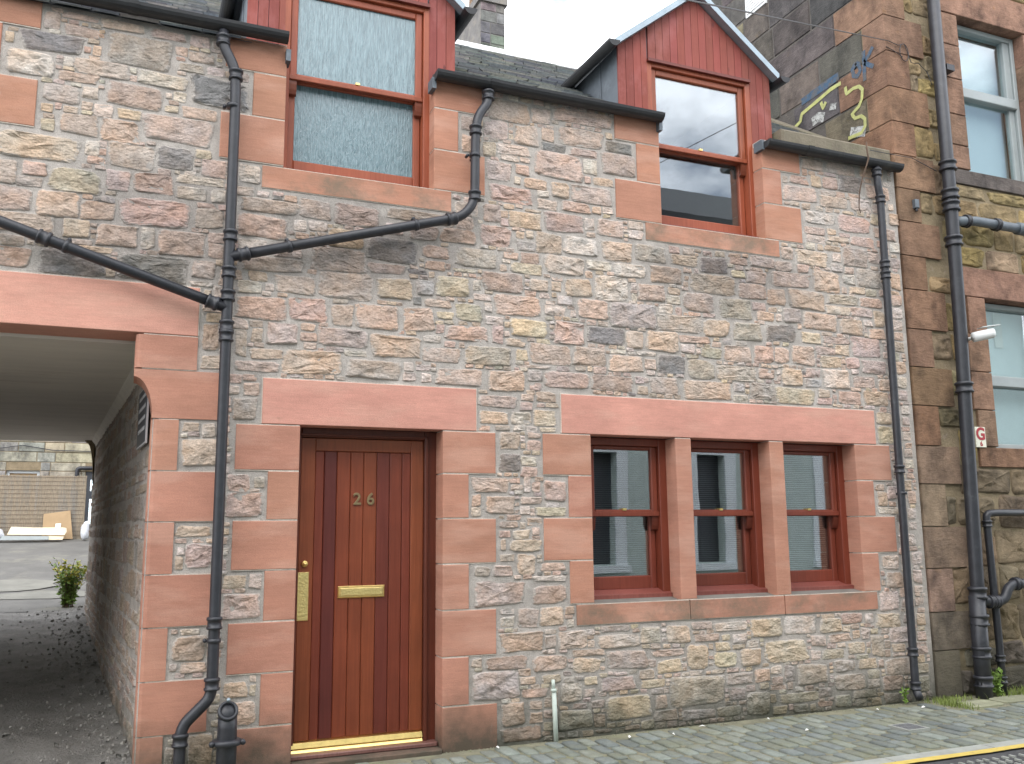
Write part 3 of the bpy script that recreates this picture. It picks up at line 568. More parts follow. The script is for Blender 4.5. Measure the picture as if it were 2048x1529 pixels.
# ---- rubble: stones read from the wall, then small ones packed between
COL = dict(k=(.395, .325, .298), p=(.425, .305, .252), o=(.43, .342, .255), y=(.455, .395, .275), g=(.285, .265, .245), d=(.155, .146, .142), b=(.30, .237, .195), w=(.50, .465, .43), u=(.30, .312, .33), v=(.315, .31, .25))
STONES = """-.85 4.50 .06 .08 y;-.61 4.52 .36 .14 d;-.72 4.36 .28 .18 w;-.62 4.66 .10 .11 k;-.45 4.61 .20 .09 k;-.10 4.56 .41 .21 g;-.35 4.51 .05 .08 o;-.51 4.40 .06 .06 w;-.31 4.40 .31 .11 k;-.44 4.31 .22 .08 b;0.05 4.38 .30 .10 w;-.11 4.25 .36 .17 b;0.41 4.36 .37 .21 d;-.54 4.18 .21 .12 k;-.37 4.21 .10 .08 w;0.16 4.29 .08 .08 w;-.61 4.07 .07 .06 o;-.29 4.11 .12 .09 w;-.14 4.11 .14 .07 y;-.43 4.01 .22 .17 b;-.60 3.96 .08 .08 v;-.18 3.99 .22 .14 p;0.16 4.05 .46 .19 k;0.28 4.19 .22 .09 p;-.65 3.81 .50 .19 o;-.34 3.85 .08 .09 w;-.11 3.83 .28 .17 k;0.16 3.86 .22 .15 d;-.82 3.64 .16 .19 b;-.65 3.68 .14 .11 p;-.42 3.63 .30 .17 v;-.30 3.77 .13 .05 p;-.18 3.65 .14 .14 k;0.03 3.66 .24 .14 p;0.39 3.82 .16 .12 k;0.62 3.82 .15 .15 w;0.32 3.73 .29 .07 w;0.27 3.63 .19 .09 w;0.43 3.64 .09 .10 w;-.77 3.46 .24 .16 b;-.51 3.46 .23 .17 o;-.28 3.44 .19 .12 o;0.05 3.48 .43 .20 p;0.16 4.61 .08 .07 k;0.29 4.59 .17 .07 k;0.22 4.50 .16 .06 g;0.38 4.51 .12 .06 w;-.20 4.71 .26 .10 k;0.07 4.72 .24 .10 k;-.45 4.74 .20 .09 k;0.27 4.71 .13 .10 k;-.69 3.31 .35 .12 o;-.40 3.31 .16 .12 y;-.16 3.29 .24 .15 o;0.01 3.30 .09 .15 w;0.22 3.29 .28 .18 p;0.38 3.47 .18 .13 k;0.43 3.26 .09 .10 p;-.74 3.09 .22 .13 p;-.41 3.09 .37 .15 d;0.06 3.11 .42 .19 d;0.36 3.13 .14 .13 w;0.35 3.02 .13 .05 w;-.30 3.19 .21 .07 o;0.72 3.46 .33 .16 p;0.76 3.61 .39 .09 b;0.42 2.68 .11 .20 b;0.61 2.66 .07 .17 k;0.71 2.72 .07 .09 k;0.88 2.74 .22 .15 k;0.77 2.60 .20 .07 o;0.72 2.51 .30 .07 k;0.69 2.36 .10 .09 p;0.65 2.23 .15 .13 g;0.65 3.04 .15 .08 w;0.78 3.05 .06 .05 w;0.73 2.91 .32 .15 p;1.07 3.63 .21 .14 k;1.37 3.62 .33 .15 b;1.79 3.67 .46 .08 b;0.97 3.50 .09 .08 w;1.08 3.51 .14 .07 w;0.98 3.43 .10 .04 o;0.80 3.21 .44 .10 g;1.22 3.29 .41 .16 g;1.59 3.40 .44 .17 d;1.94 3.42 .20 .09 p;1.93 3.32 .15 .07 p;2.25 3.41 .35 .16 v;2.11 3.56 .28 .11 p;1.85 3.55 .21 .12 g;2.37 3.77 .14 .14 k;0.95 3.10 .28 .15 k;1.30 3.11 .37 .17 k;1.64 3.12 .26 .17 o;1.58 3.26 .28 .07 g;1.80 3.27 .14 .05 d;1.86 3.15 .13 .11 u;2.07 3.18 .27 .15 y;2.16 3.31 .18 .03 w;2.29 3.12 .13 .05 w;2.25 3.21 .06 .08 w;1.04 2.92 .25 .16 p;1.27 2.90 .15 .15 b;1.51 2.91 .29 .18 p;1.81 2.92 .24 .17 p;1.95 3.04 .21 .06 o;2.19 3.00 .21 .14 v;2.01 2.96 .13 .05 y;2.34 3.05 .06 .07 w;1.28 2.75 .34 .14 k;1.65 2.71 .35 .17 o;1.91 2.78 .15 .05 w;2.18 2.84 .34 .11 p;1.97 2.86 .06 .06 p;1.98 2.67 .29 .11 k;2.35 2.69 .38 .14 v;1.08 2.56 .40 .16 p;1.37 2.64 .15 .04 w;1.49 2.54 .37 .15 g;1.74 2.57 .07 .06 w;1.84 2.57 .12 .04 w;1.75 2.50 .10 .06 w;1.87 2.50 .07 .06 w;2.12 2.52 .35 .13 k;2.38 2.24 .22 .09 o;2.40 3.60 .25 .16 p;2.65 3.75 .28 .13 o;2.96 3.77 .33 .15 b;3.08 3.91 .25 .08 p;2.71 3.83 .13 .03 o;3.25 3.91 .08 .06 o;3.35 3.92 .09 .05 w;3.37 3.78 .23 .16 k;3.19 3.79 .09 .11 w;3.61 3.83 .15 .07 k;3.60 3.75 .14 .07 w;2.60 3.63 .07 .06 o;2.67 3.64 .07 .06 w;2.84 3.60 .21 .16 b;3.12 3.60 .30 .15 w;3.43 3.60 .26 .17 o;2.65 3.55 .17 .07 u;3.73 3.61 .29 .15 g;2.52 3.46 .13 .05 p;2.97 3.43 .33 .15 w;2.65 3.37 .25 .08 y;3.27 3.46 .23 .08 w;3.55 3.45 .29 .11 w;3.87 3.46 .32 .15 b;4.04 3.59 .25 .09 b;4.33 3.58 .27 .13 d;4.58 3.64 .18 .06 b;4.57 3.53 .15 .06 y;4.83 3.66 .26 .10 g;2.46 3.25 .34 .14 b;2.75 3.26 .15 .09 k;2.89 3.26 .09 .08 o;3.08 3.27 .23 .14 o;3.37 3.29 .30 .20 w;3.57 3.33 .05 .05 w;3.57 3.24 .05 .06 w;3.73 3.29 .26 .15 b;3.94 3.32 .12 .06 o;4.17 3.25 .33 .16 g;4.32 3.41 .45 .16 b;4.71 3.39 .27 .13 b;4.76 3.52 .21 .10 k;2.58 3.08 .39 .16 o;2.84 3.13 .09 .03 w;2.88 3.07 .18 .08 w;3.03 3.06 .05 .06 w;3.20 3.11 .27 .16 p;3.56 3.09 .44 .18 u;3.99 3.06 .39 .14 g;4.33 3.05 .27 .15 o;4.64 3.04 .30 .15 v;4.52 3.22 .35 .19 v;4.83 3.19 .19 .08 o;2.67 2.92 .32 .14 y;3.00 2.91 .26 .17 p;3.31 2.91 .32 .14 d;3.56 2.90 .16 .13 o;3.81 2.90 .30 .17 o;4.12 2.95 .30 .08 p;4.05 2.86 .13 .07 w;4.27 2.84 .20 .08 v;4.51 2.85 .28 .14 p;4.79 2.86 .21 .15 p;2.55 2.80 .17 .06 k;2.43 2.85 .13 .13 k;2.60 2.71 .09 .08 y;2.83 2.73 .34 .16 o;3.16 2.74 .28 .14 k;3.48 2.70 .30 .13 o;3.69 2.71 .11 .08 o;3.89 2.72 .26 .14 d;4.17 2.70 .27 .15 g;4.51 2.69 .39 .12 k;4.81 2.70 .17 .10 p;2.70 2.64 .27 .04 w;3.41 2.79 .14 .04 w;3.66 2.79 .18 .05 w;2.71 2.56 .12 .08 u;2.48 2.51 .30 .16 o;2.96 2.55 .37 .15 b;3.35 2.54 .38 .12 b;3.59 2.58 .08 .05 k;3.62 2.50 .10 .07 o;3.82 2.55 .26 .14 g;4.21 2.53 .45 .14 o;4.52 2.57 .12 .07 u;4.54 2.48 .15 .06 w;4.76 2.55 .26 .14 g;2.79 2.41 .18 .07 p;2.64 2.40 .11 .05 w;2.84 2.35 .11 .03 o;2.41 2.36 .30 .09 k;2.59 2.25 .16 .09 w;2.78 2.25 .18 .11 o;2.52 4.61 .33 .17 b;2.79 4.62 .16 .13 k;3.15 4.66 .53 .11 k;2.41 4.46 .20 .18 k;2.66 4.43 .20 .17 k;2.84 4.47 .11 .10 p;3.13 4.49 .42 .16 k;2.89 4.37 .21 .07 d;3.15 4.37 .24 .07 k;3.47 4.46 .23 .09 d;3.46 4.29 .31 .22 g;2.55 4.30 .27 .08 w;2.52 4.23 .15 .05 w;2.92 4.23 .43 .23 p;2.64 4.24 .10 .05 w;2.43 4.11 .21 .16 k;2.62 4.15 .12 .08 p;2.58 4.06 .05 .06 w;2.73 4.06 .21 .09 o;3.21 4.27 .12 .15 w;3.32 4.16 .18 .08 p;2.94 4.04 .15 .15 p;3.22 4.04 .36 .17 k;2.53 3.94 .38 .14 p;2.79 3.98 .10 .05 w;2.83 3.90 .17 .08 k;2.18 4.45 .09 .13 g;2.17 4.29 .08 .14 o;2.35 4.28 .11 .12 o;5.37 3.76 .38 .14 o;5.64 3.79 .10 .08 w;5.86 3.81 .27 .18 g;6.07 3.83 .15 .11 k;5.49 4.13 .33 .11 w;5.87 4.12 .39 .17 p;5.43 4.01 .24 .07 k;5.67 3.96 .25 .05 k;5.96 3.97 .27 .09 p;5.60 3.87 .20 .05 b;5.08 3.77 .16 .12 k;5.12 3.54 .45 .14 k;5.51 3.56 .31 .20 o;5.76 3.60 .14 .09 w;5.99 3.64 .29 .18 g;5.85 3.51 .18 .06 o;5.29 3.37 .38 .16 b;4.96 3.37 .21 .15 o;5.67 3.41 .35 .09 g;6.00 3.41 .27 .10 p;5.61 3.31 .28 .07 w;5.88 3.31 .25 .08 k;5.41 3.20 .37 .17 p;5.12 3.22 .22 .12 g;4.99 3.06 .33 .15 d;5.30 3.04 .23 .09 y;5.76 3.17 .26 .14 o;6.07 3.27 .14 .14 o;5.58 3.04 .29 .06 k;5.91 3.00 .35 .16 k;5.20 2.88 .25 .17 o;4.96 2.87 .17 .15 p;5.44 2.94 .22 .07 k;5.50 2.84 .22 .10 y;5.74 2.85 .15 .10 p;5.98 2.83 .28 .13 k;5.07 2.69 .21 .14 o;5.29 2.65 .19 .07 u;5.55 2.70 .28 .17 w;5.86 2.69 .27 .10 k;5.09 2.53 .44 .14 y;5.67 2.54 .25 .12 p;5.97 2.55 .27 .12 o;5.40 2.50 .17 .06 p;6.35 4.23 .12 .11 o;6.33 3.96 .12 .11 w;6.32 3.81 .12 .10 g;6.31 3.64 .13 .17 p;6.30 3.46 .13 .10 o;6.29 3.34 .13 .10 w;6.29 3.23 .12 .10 k;6.29 3.13 .12 .08 k;6.29 3.03 .12 .09 g;6.29 2.84 .12 .12 o;6.29 2.71 .11 .11 w;6.29 2.59 .11 .09 k;5.42 3.93 .21 .07 w;5.28 4.46 .21 .08 p;5.46 4.47 .12 .10 y;5.62 4.48 .17 .11 p;5.85 4.50 .28 .15 d;5.28 4.33 .39 .14 k;5.65 4.30 .35 .10 k;5.96 4.32 .24 .12 w;5.44 4.63 .25 .10 g;5.76 4.64 .35 .11 k;5.59 4.38 .18 .06 k;2.50 2.08 .16 .13 o;2.50 1.92 .16 .13 d;0.63 1.75 .14 .11 p;0.76 1.76 .07 .07 v;0.67 1.61 .22 .16 p;2.35 1.76 .28 .10 k;2.24 1.65 .07 .08 o;2.42 1.62 .22 .14 o;2.24 1.57 .07 .06 w;2.49 1.48 .15 .05 k;2.44 1.34 .04 .08 o;2.47 1.25 .11 .05 k;0.63 1.14 .14 .08 o;0.76 1.14 .09 .09 w;0.67 .99 .23 .15 p;0.66 .49 .15 .09 o;0.76 .48 .04 .07 y;0.76 .55 .04 .04 w;0.70 .34 .16 .15 o;2.61 1.33 .26 .08 o;2.62 1.20 .15 .14 o;2.82 1.18 .19 .06 p;2.28 1.16 .12 .07 b;2.44 1.16 .14 .07 k;2.42 1.01 .41 .17 k;2.79 .99 .27 .13 b;2.80 1.10 .27 .04 w;2.81 .83 .18 .14 y;2.63 .83 .15 .14 k;2.47 .81 .11 .07 w;2.47 .88 .10 .04 w;2.96 .87 .09 .05 b;2.96 .78 .05 .06 w;2.57 .67 .32 .13 p;2.80 .66 .09 .09 g;2.97 .67 .21 .12 k;2.80 .73 .09 .03 w;3.12 .71 .06 .04 w;3.12 .63 .06 .05 w;3.32 .73 .25 .05 g;3.34 .64 .35 .09 w;3.62 .67 .18 .12 v;3.86 .66 .21 .13 o;4.08 .71 .19 .05 k;4.33 .69 .30 .07 w;4.11 .62 .23 .05 k;4.41 .60 .14 .07 w;2.24 .55 .07 .06 o;2.46 .54 .32 .09 b;2.79 .52 .28 .11 p;3.08 .48 .22 .11 o;3.09 .57 .26 .04 k;3.41 .50 .36 .13 k;3.75 .53 .29 .05 p;3.77 .43 .22 .10 y;4.02 .48 .20 .18 o;4.27 .45 .22 .11 y;4.51 .45 .19 .14 y;2.38 .39 .34 .17 g;2.62 .41 .12 .05 o;2.68 .32 .20 .06 p;2.80 .41 .17 .06 o;2.95 .30 .17 .13 v;3.10 .29 .09 .05 k;3.33 .34 .30 .09 g;3.62 .32 .21 .06 o;4.01 .24 .48 .21 v;4.39 .30 .23 .09 g;4.61 .31 .15 .10 o;2.51 .19 .18 .15 o;2.68 .24 .09 .05 k;2.68 .16 .10 .07 k;2.57 .06 .30 .09 p;2.98 .12 .26 .14 v;3.17 .10 .09 .09 o;3.42 .17 .37 .18 y;3.69 .19 .10 .10 o;3.73 .09 .20 .08 g;4.01 .07 .27 .07 u;4.29 .07 .23 .07 v;4.56 .11 .22 .18 v;4.37 .19 .15 .09 g;3.21 .02 .14 .03 k;3.44 .02 .13 .04 o;4.67 .66 .30 .14 o;5.01 .67 .32 .14 w;5.31 .65 .22 .12 o;5.54 .70 .23 .08 b;5.72 .69 .09 .08 w;5.93 .67 .29 .12 y;5.45 .62 .12 .05 w;5.18 .54 .16 .09 k;5.39 .55 .24 .06 k;5.57 .57 .08 .07 o;5.67 .57 .09 .09 w;4.85 .49 .42 .17 y;5.57 .46 .19 .09 y;5.77 .47 .18 .18 v;5.14 .43 .10 .07 w;5.32 .43 .23 .08 v;6.02 .44 .15 .07 o;4.87 .31 .09 .12 g;5.10 .29 .33 .15 v;5.43 .33 .23 .09 g;5.67 .33 .20 .08 o;4.75 .21 .17 .04 p;4.95 .12 .37 .08 v;5.21 .05 .15 .04 p;5.62 .10 .25 .06 v;5.93 .16 .24 .12 b;6.00 1.14 .20 .11 w;6.03 1.00 .18 .14 b;5.96 .83 .22 .16 w;6.30 1.17 .11 .11 w;6.29 1.02 .10 .12 k;6.29 .91 .10 .06 w;6.29 .81 .10 .07 k;6.29 .66 .10 .10 o;6.28 .52 .10 .07 k;5.96 1.68 .11 .12 o;6.08 1.73 .12 .11 k;6.02 1.58 .23 .06 w;6.05 2.23 .17 .15 y;6.05 2.38 .18 .10 o;6.30 2.46 .09 .08 w;6.30 2.36 .09 .07 k;6.30 2.23 .09 .08 w;6.30 2.08 .09 .08 g;6.30 1.98 .10 .08 w;6.30 1.88 .09 .05 p;6.30 1.69 .09 .11 o;6.29 1.55 .10 .09 w;6.29 1.45 .09 .07 k;2.63 1.76 .06 .12 w;2.70 1.75 .07 .08 p;2.85 1.72 .18 .15 p;2.66 1.65 .17 .05 o;2.82 1.57 .26 .06 y;2.61 1.58 .08 .06 w;2.68 1.50 .12 .05 k;2.69 2.12 .12 .04 p;2.69 2.05 .12 .07 p;0.33 2.10 .11 .06 o;0.43 2.08 .10 .09 w;0.39 1.94 .22 .18 o;0.38 1.45 .21 .07 o;0.41 1.30 .16 .16 k;0.30 1.26 .06 .08 o;0.38 .75 .20 .15 b;0.41 .64 .15 .06 p;0.29 .13 .06 .11 g;0.47 .15 .14 .19 o"""
RES = .01; GX0, GX1, GZ0, GZ1 = -2.3, 6.36, .0, 4.75
gw, gh = int((GX1-GX0)/RES), int((GZ1-GZ0)/RES)
occ = np.zeros((gh, gw), bool)
def block(a, b, c, d):
    i0, i1, j0, j1 = int(round((a-GX0)/RES)), int(round((b-GX0)/RES)), int(round((c-GZ0)/RES)), int(round((d-GZ0)/RES))
    occ[max(0, j0):max(0, j1), max(0, i0):max(0, i1)] = True
for a, b, c, d in OPEN: block(a, b, c, d)
for q in Q: block(q[0]-.012, q[1]+.012, q[2]-.012, q[3]+.012)
block(-.05, .505, 2.145, 2.46)
stones = []
for e in STONES.split(';'):
    x, z, w_, h_, k = e.split(); x, z, w_, h_ = float(x), float(z), float(w_)+.004, float(h_)+.004
    x0, x1, z0, z1 = x-w_/2, x+w_/2, max(.01, z-h_/2), min(4.74, z+h_/2)
    for q in [(a, b, c, d) for a, b, c, d in OPEN]+[q[:4] for q in Q]:      # keep clear of the dressed stone
        ox, oz = min(x1, q[1]+.01)-max(x0, q[0]-.01), min(z1, q[3]+.01)-max(z0, q[2]-.01)
        if ox > 0 and oz > 0:
            if ox < oz:
                if x < (q[0]+q[1])/2: x1 = q[0]-.01
                else: x0 = q[1]+.01
            else:
                if z < (q[2]+q[3])/2: z1 = q[2]-.01
                else: z0 = q[3]+.01
    if x1-x0 < .03 or z1-z0 < .02: continue
    for s in stones:                                                         # and of each other
        ox, oz = min(x1, s[1])-max(x0, s[0])+.005, min(z1, s[3])-max(z0, s[2])+.005
        if ox > 0 and oz > 0:
            if ox < oz:
                if (x0+x1) < (s[0]+s[1]): x1 -= ox
                else: x0 += ox
            else:
                if (z0+z1) < (s[2]+s[3]): z1 -= oz
                else: z0 += oz
    if x1-x0 < .03 or z1-z0 < .02: continue
    stones.append((x0, x1, z0, z1, k)); block(x0-.001, x1+.001, z0-.001, z1+.001)
rf = random.Random(21); npr = np.random.default_rng(4)
n_read = len(stones)
for (w_, h_, lim) in ((.34, .15, 400), (.27, .13, 400), (.22, .11, 400), (.18, .10, 400), (.15, .08, 400), (.12, .07, 400), (.10, .05, 500), (.14, .04, 300), (.07, .07, 300), (.075, .035, 400), (.05, .05, 260), (.045, .03, 240)):
    wi, hi = int(w_/RES), int(h_/RES)
    I = np.zeros((gh+1, gw+1), np.int32); I[1:, 1:] = occ.cumsum(0).cumsum(1)
    free = (I[hi:, wi:]-I[:-hi, wi:]-I[hi:, :-wi]+I[:-hi, :-wi]) == 0
    idx = np.argwhere(free); npr.shuffle(idx); cnt = 0
    for j, i in idx:
        if occ[j:j+hi, i:i+wi].any(): continue
        x0, z0 = GX0+i*RES, GZ0+j*RES
        cw, ch = w_*rf.uniform(.88, 1.)-.003, h_*rf.uniform(.88, 1.)-.002
        k = rf.choices('kpoygbwuvd', (26, 16, 16, 4, 9, 8, 18, 2, 6, 2))[0]
        if z0 < .75: k = rf.choices('kogvwyb', (10, 6, 8, 10, 6, 6, 6))[0]
        stones.append((x0, x0+cw, z0, z0+ch, k)); occ[j:j+hi, i:i+wi] = True; cnt += 1
        if cnt >= lim: break
order = sorted(range(len(stones)), key=lambda i: -(stones[i][1]-stones[i][0])*(stones[i][3]-stones[i][2])*(1 if in_view(((stones[i][0]+stones[i][1])/2, 0, (stones[i][2]+stones[i][3])/2), .0) else .01))
rest = MB()
for rank, i in enumerate(order):
    x0, x1, z0, z1, k = stones[i]; w_, h_ = x1-x0, z1-z0
    pr = min(.019, .006+.045*min(w_, h_)*random.uniform(.5, 1.4))
    vs, fs = stone_geo(w_, h_, pr, i+1, 1.25 if k in 'wkp' else .9)
    c = jit(tuple((.62*v+.38*m_)*q_ for v, m_, q_ in zip(COL[k], (.56, .49, .455), (1.10, 1.075, 1.05))) if k != 'd' else (.25, .238, .232), .075); cx, cz = (x0+x1)/2, (z0+z1)/2
    if rank < 300:
        mb = MB(); mb.tint = stone_cols(c, len(vs)); mb.add(vs, fs); o = mb.build('stone', 'rubble_stone', wall, i % 3 != 0); o.location = (cx, -.001, cz)
    else:
        rest.tint = stone_cols(c, len(vs)); rest.add([(a+cx, b-.001, d+cz) for a, b, d in vs], fs)
o = rest.build('small_stones', 'rubble_stone', wall, True); o['kind'] = 'stuff'
print('rubble stones', len(stones), 'read', n_read)

# ---- the house behind its front
MB().box(-3.2, 6.39, 7.1, 7.4, 2.75, 4.9).box(.2, 6.39, 7.1, 7.4, -.1, 2.75).build('back_wall', 'mortar', house)
MB().box(-3.2, -2.9, .3, 7.1, -.1, 4.7).build('end_wall', 'mortar', house)
MB().add([(.36, .302, 2.73), (6.39, .302, 2.73), (6.39, 7.1, 2.73), (.36, 7.1, 2.73)], [(0, 1, 2, 3)]).build('upper_floor', 'interior', house)
MB().add([(.36, .302, .06), (6.39, .302, .06), (6.39, 7.1, .06), (.36, 7.1, .06)], [(0, 1, 2, 3)]).build('lower_floor', 'interior', house)
# partition close behind the windows, the dim rooms
MB().box(.36, 6.38, 3.2, 3.3, .06, 4.7).build('inner_wall', 'interior', house)
MB().box(6.28, 6.385, .302, 7.1, -.05, 4.7).build('inner_wall', 'interior', house)
MB().add([(.36, .302, 2.70), (6.39, .302, 2.70), (6.39, 7.1, 2.70), (.36, 7.1, 2.70)], [(3, 2, 1, 0)]).build('lower_ceiling', 'interior', house)
for a, b in ((.63, 2.07), (3.61, 5.05)):             # attic rooms behind the dormer windows
    MB().box(a, b, 2.3, 2.34, 3.6, 5.44).box(a, a+.03, .30, 2.3, 3.6, 5.44).box(b-.03, b, .30, 2.3, 3.6, 5.44).box(a+.03, b-.03, .205, 2.3, 5.41, 5.44).build('attic_room', 'interior', house)
# passage: right wall runs slightly to the left as it recedes
pw = MB().prism_z([(.104, .285), (.40, .285), (.40, 7.4), (-.4735, 7.4)], -.1, 2.68).build('passage_wall', 'mortar', house)
mb = MB(); rp = random.Random(31)
dirv = Vector((-.0808, .9967, 0)); nrm = Vector((-.9967, -.0808, 0))
z = .06
while z < 2.6:
    h_ = rp.uniform(.07, .21); s_ = rp.uniform(.0, .12)
    while s_ < 6.9:
        w_ = rp.uniform(.12, .5)
        hh = h_*rp.uniform(.55, 1.12)
        vs, fs = stone_geo(w_-.02, hh-.015, rp.uniform(.006, .014), int(z*1000+s_*77), 1.1)
        mb.tint = stone_cols(jit(tuple(.45*v+.55*m_ for v, m_ in zip(COL[rp.choices('kpogbv', (8, 4, 6, 6, 6, 2))[0]], (.37, .33, .295))), .06), len(vs)); c = Vector((.1055, .285, 0))+dirv*(s_+w_/2)
        if z+hh/2 > gz(c.y)+.03: mb.add([tuple(c+dirv*a-nrm*b+Vector((0, 0, z+hh/2+d))) for a, b, d in vs], [f[::-1] for f in fs])
        s_ += w_
    z += h_
o = mb.build('rubble', 'rubble_stone', pw, True); o['kind'] = 'stuff'
MB().prism_z([(-2.75, .28), (-2.45, .28), (-3.06, 7.4), (-3.36, 7.4)], -.1, 2.68).build('passage_wall', 'mortar', house)
sf = MB().prism_z([(-2.9, .30), (.36, .30), (.36, 7.42), (-3.4, 7.42)], 2.682, 2.725).build('passage_ceiling', 'passage_ceiling', house)
for i in range(9):                                   # ceiling boards
    y0 = .305+i*.79; MB().box(-2.9, .2-.0793*y0, y0, y0+.788, 2.664, 2.6815).build('ceiling_board', 'passage_ceiling', sf)
mb = MB()                                            # coved moulding where ceiling meets wall
a, b = Vector((.10, .29, 0)), Vector((-.47, 7.38, 0)); prof = [(0, 2.58), (-.012, 2.585), (-.02, 2.61), (-.05, 2.645), (-.06, 2.665), (0, 2.665)]
mb.add([(p.x+u, p.y, zz) for p in (a, b) for u, zz in prof], [(i, i+1, i+7, i+6) for i in range(5)]); mb.build('cornice', 'passage_ceiling', house)
# far shoulder bracket of the passage
poly = [(.1, 1.9)]
for i in range(9): q = math.pi/2*i/8; poly.append((-.47-.16+.16*math.cos(q), 1.95+.72*math.sin(q)))
MB().prism_y([(-.47, 2.1)]+[(-.59+.12*math.cos(math.pi/2*i/8), 2.1+.56*math.sin(math.pi/2*i/8)) for i in range(9)][1:]+[(-.47, 2.66)], 7.1, 7.4).build('bracket', 'mortar_tan', house)

# ---- windows
RED = (.20, .046, .026)
def sash_window(x0, x1, z0, z1, zm, yf, fr, st, top, bot, glass, blind=False, tint=RED, bead=True):
    mb = MB()
    mb.bevbox(x0-.05, x0+fr, yf, yf+.16, z0, z1, .004); mb.bevbox(x1-fr, x1+.05, yf, yf+.16, z0, z1, .004); mb.bevbox(x0+fr, x1-fr, yf+.001, yf+.16, z1-fr, z1, .004)
    win = mb.build('window', 'window_wood', house, tint=jit(tint, .05))
    tl = (.24, .075, .06)
    MB().add([(x0, yf-.035, z0), (x1, yf-.035, z0), (x1, yf+.15, z0+.055), (x0, yf+.15, z0+.055), (x0, yf-.035, z0-.03), (x1, yf-.035, z0-.03)], [(0, 1, 2, 3), (4, 5, 1, 0)]).build('timber_sill', 'window_wood', win, tint=tl)
    a, b, c = x0+fr, x1-fr, z1-fr
    def sash(nm, zb, zt, y, rb, rt):
        m_ = MB(); m_.bevbox(a+.002, a+st, y, y+.042, zb, zt, .007); m_.bevbox(b-st, b-.002, y, y+.042, zb, zt, .007)
        m_.bevbox(a+st, b-st, y+.0005, y+.042, zb, zb+rb, .007); m_.bevbox(a+st, b-st, y+.0005, y+.042, zt-rt, zt, .007)
        s_ = m_.build(nm, 'window_wood', win, tint=jit(tint, .08))
        MB().box(a+st-.004, b-st+.004, y+.022, y+.028, zb+rb-.004, zt-rt+.004).build('pane', glass, s_ if False else win)
        return s_
    sash('lower_sash', z0+.03, zm+.012, yf+.078, bot, .04)
    sash('upper_sash', zm-.022, c, yf+.028, .044, top)
    MB().bevbox(a, b, yf+.016, yf+.028, zm-.03, zm+.006, .004).build('meeting_rail', 'window_wood', win, tint=jit(tint, .06))
    for xa in (a+.002, b-st-.002):                   # sash horns
        poly = [(yf+.03, zm-.02), (yf+.03, zm-.06), (yf+.036, zm-.10), (yf+.045, zm-.13), (yf+.066, zm-.14), (yf+.066, zm-.02)]
        MB().prism_x(poly, xa, xa+st).build('sash_horn', 'window_wood', win, tint=tuple(v*.6 for v in tint))
    xm = (a+b)/2
    MB().box(xm-.016, xm+.016, yf+.02, yf+.05, zm+.016, zm+.032).build('sash_catch', 'brass', win)
    if blind:
        mb = MB(); zz = z0+.1
        while zz < z1-.06:
            mb.add([(a+.03, yf+.165, zz), (b-.03, yf+.165, zz), (b-.03, yf+.19, zz+.005), (a+.03, yf+.19, zz+.005)], [(0, 1, 2, 3)]); zz += .0165
        o = mb.build('blind', 'blind_slat', win); o['kind'] = 'stuff'
    return win
for a, b in ((3.155, 3.886), (4.042, 4.784), (4.936, 5.681)):
    sash_window(a, b, .955, 2.14, 1.568, .14, .058, .055, .03, .10, 'window_glass', True)
UPR = (.33, .088, .042)
sash_window(.845, 1.905, 3.925, 5.385, 4.655, .115, .035, .055, .055, .09, 'obscured_glass', tint=UPR)
sash_window(3.845, 4.872, 3.915, 5.345, 4.625, .115, .035, .055, .055, .09, 'mirror_glass', tint=UPR)

# ---- door
DR = (.155, .040, .017)
mb = MB(); mb.bevbox(.99, 1.045, .145, .27, .03, 2.14, .006); mb.bevbox(1.907, 2.0, .145, .27, .03, 2.14, .008); mb.bevbox(1.045, 1.907, .146, .27, 2.075, 2.14, .006)
mb.bevbox(1.907, 1.93, .128, .146, .04, 2.10, .004); mb.bevbox(1.03, 1.93, .128, .1455, 2.085, 2.10, .004)
door = mb.build('door', 'door_wood', house, tint=(.12, .03, .016)); door['label'] = 'brown varnished plank door numbered 26'
for nm, (a, b, c, d) in dict(stile=(1.047, 1.143, .115, 2.072), stile2=(1.813, 1.905, .115, 2.072), rail=(1.143, 1.813, 1.985, 2.072)).items():
    MB().bevbox(a, b, .165, .21, c, d, .004).build('stile' if 'stile' in nm else 'rail', 'door_wood', door, tint=(.25, .066, .025))
px = [1.143, 1.205, 1.292, 1.386, 1.478, 1.571, 1.662, 1.751, 1.813]
pc = [(.195, .042, .022), (.122, .027, .021), (.215, .050, .022), (.215, .052, .022), (.222, .055, .022), (.15, .033, .021), (.188, .042, .021), (.195, .042, .022)]
for i in range(8): MB().bevbox(px[i]+.0012, px[i+1]-.0012, .172, .205, .115, 1.9845, .005).build('plank', 'door_wood', door, tint=pc[i])
MB().bevbox(1.012, 1.985, .06, .27, .022, .05, .006).build('threshold', 'door_wood', door, tint=(.20, .10, .085))
MB().add([(1.03, .135, .05), (1.90, .135, .05), (1.90, .15, .072), (1.03, .15, .072), (1.90, .137, .076), (1.03, .137, .076), (1.90, .150, .108), (1.03, .150, .108), (1.90, .18, .116), (1.03, .18, .116)],
         [(0, 1, 2, 3), (3, 2, 4, 5), (5, 4, 6, 7), (7, 6, 8, 9)]).build('weather_bar', 'brass', door)
MB().bevbox(1.012, 1.985, -.035, .10, -.05, .021, .006).build('doorstep', 'dressed_stone', house, tint=(.36, .20, .15))
MB().bevbox(1.043, 1.118, .158, .165, .868, 1.18, .003).build('push_plate', 'hammered_brass', door)
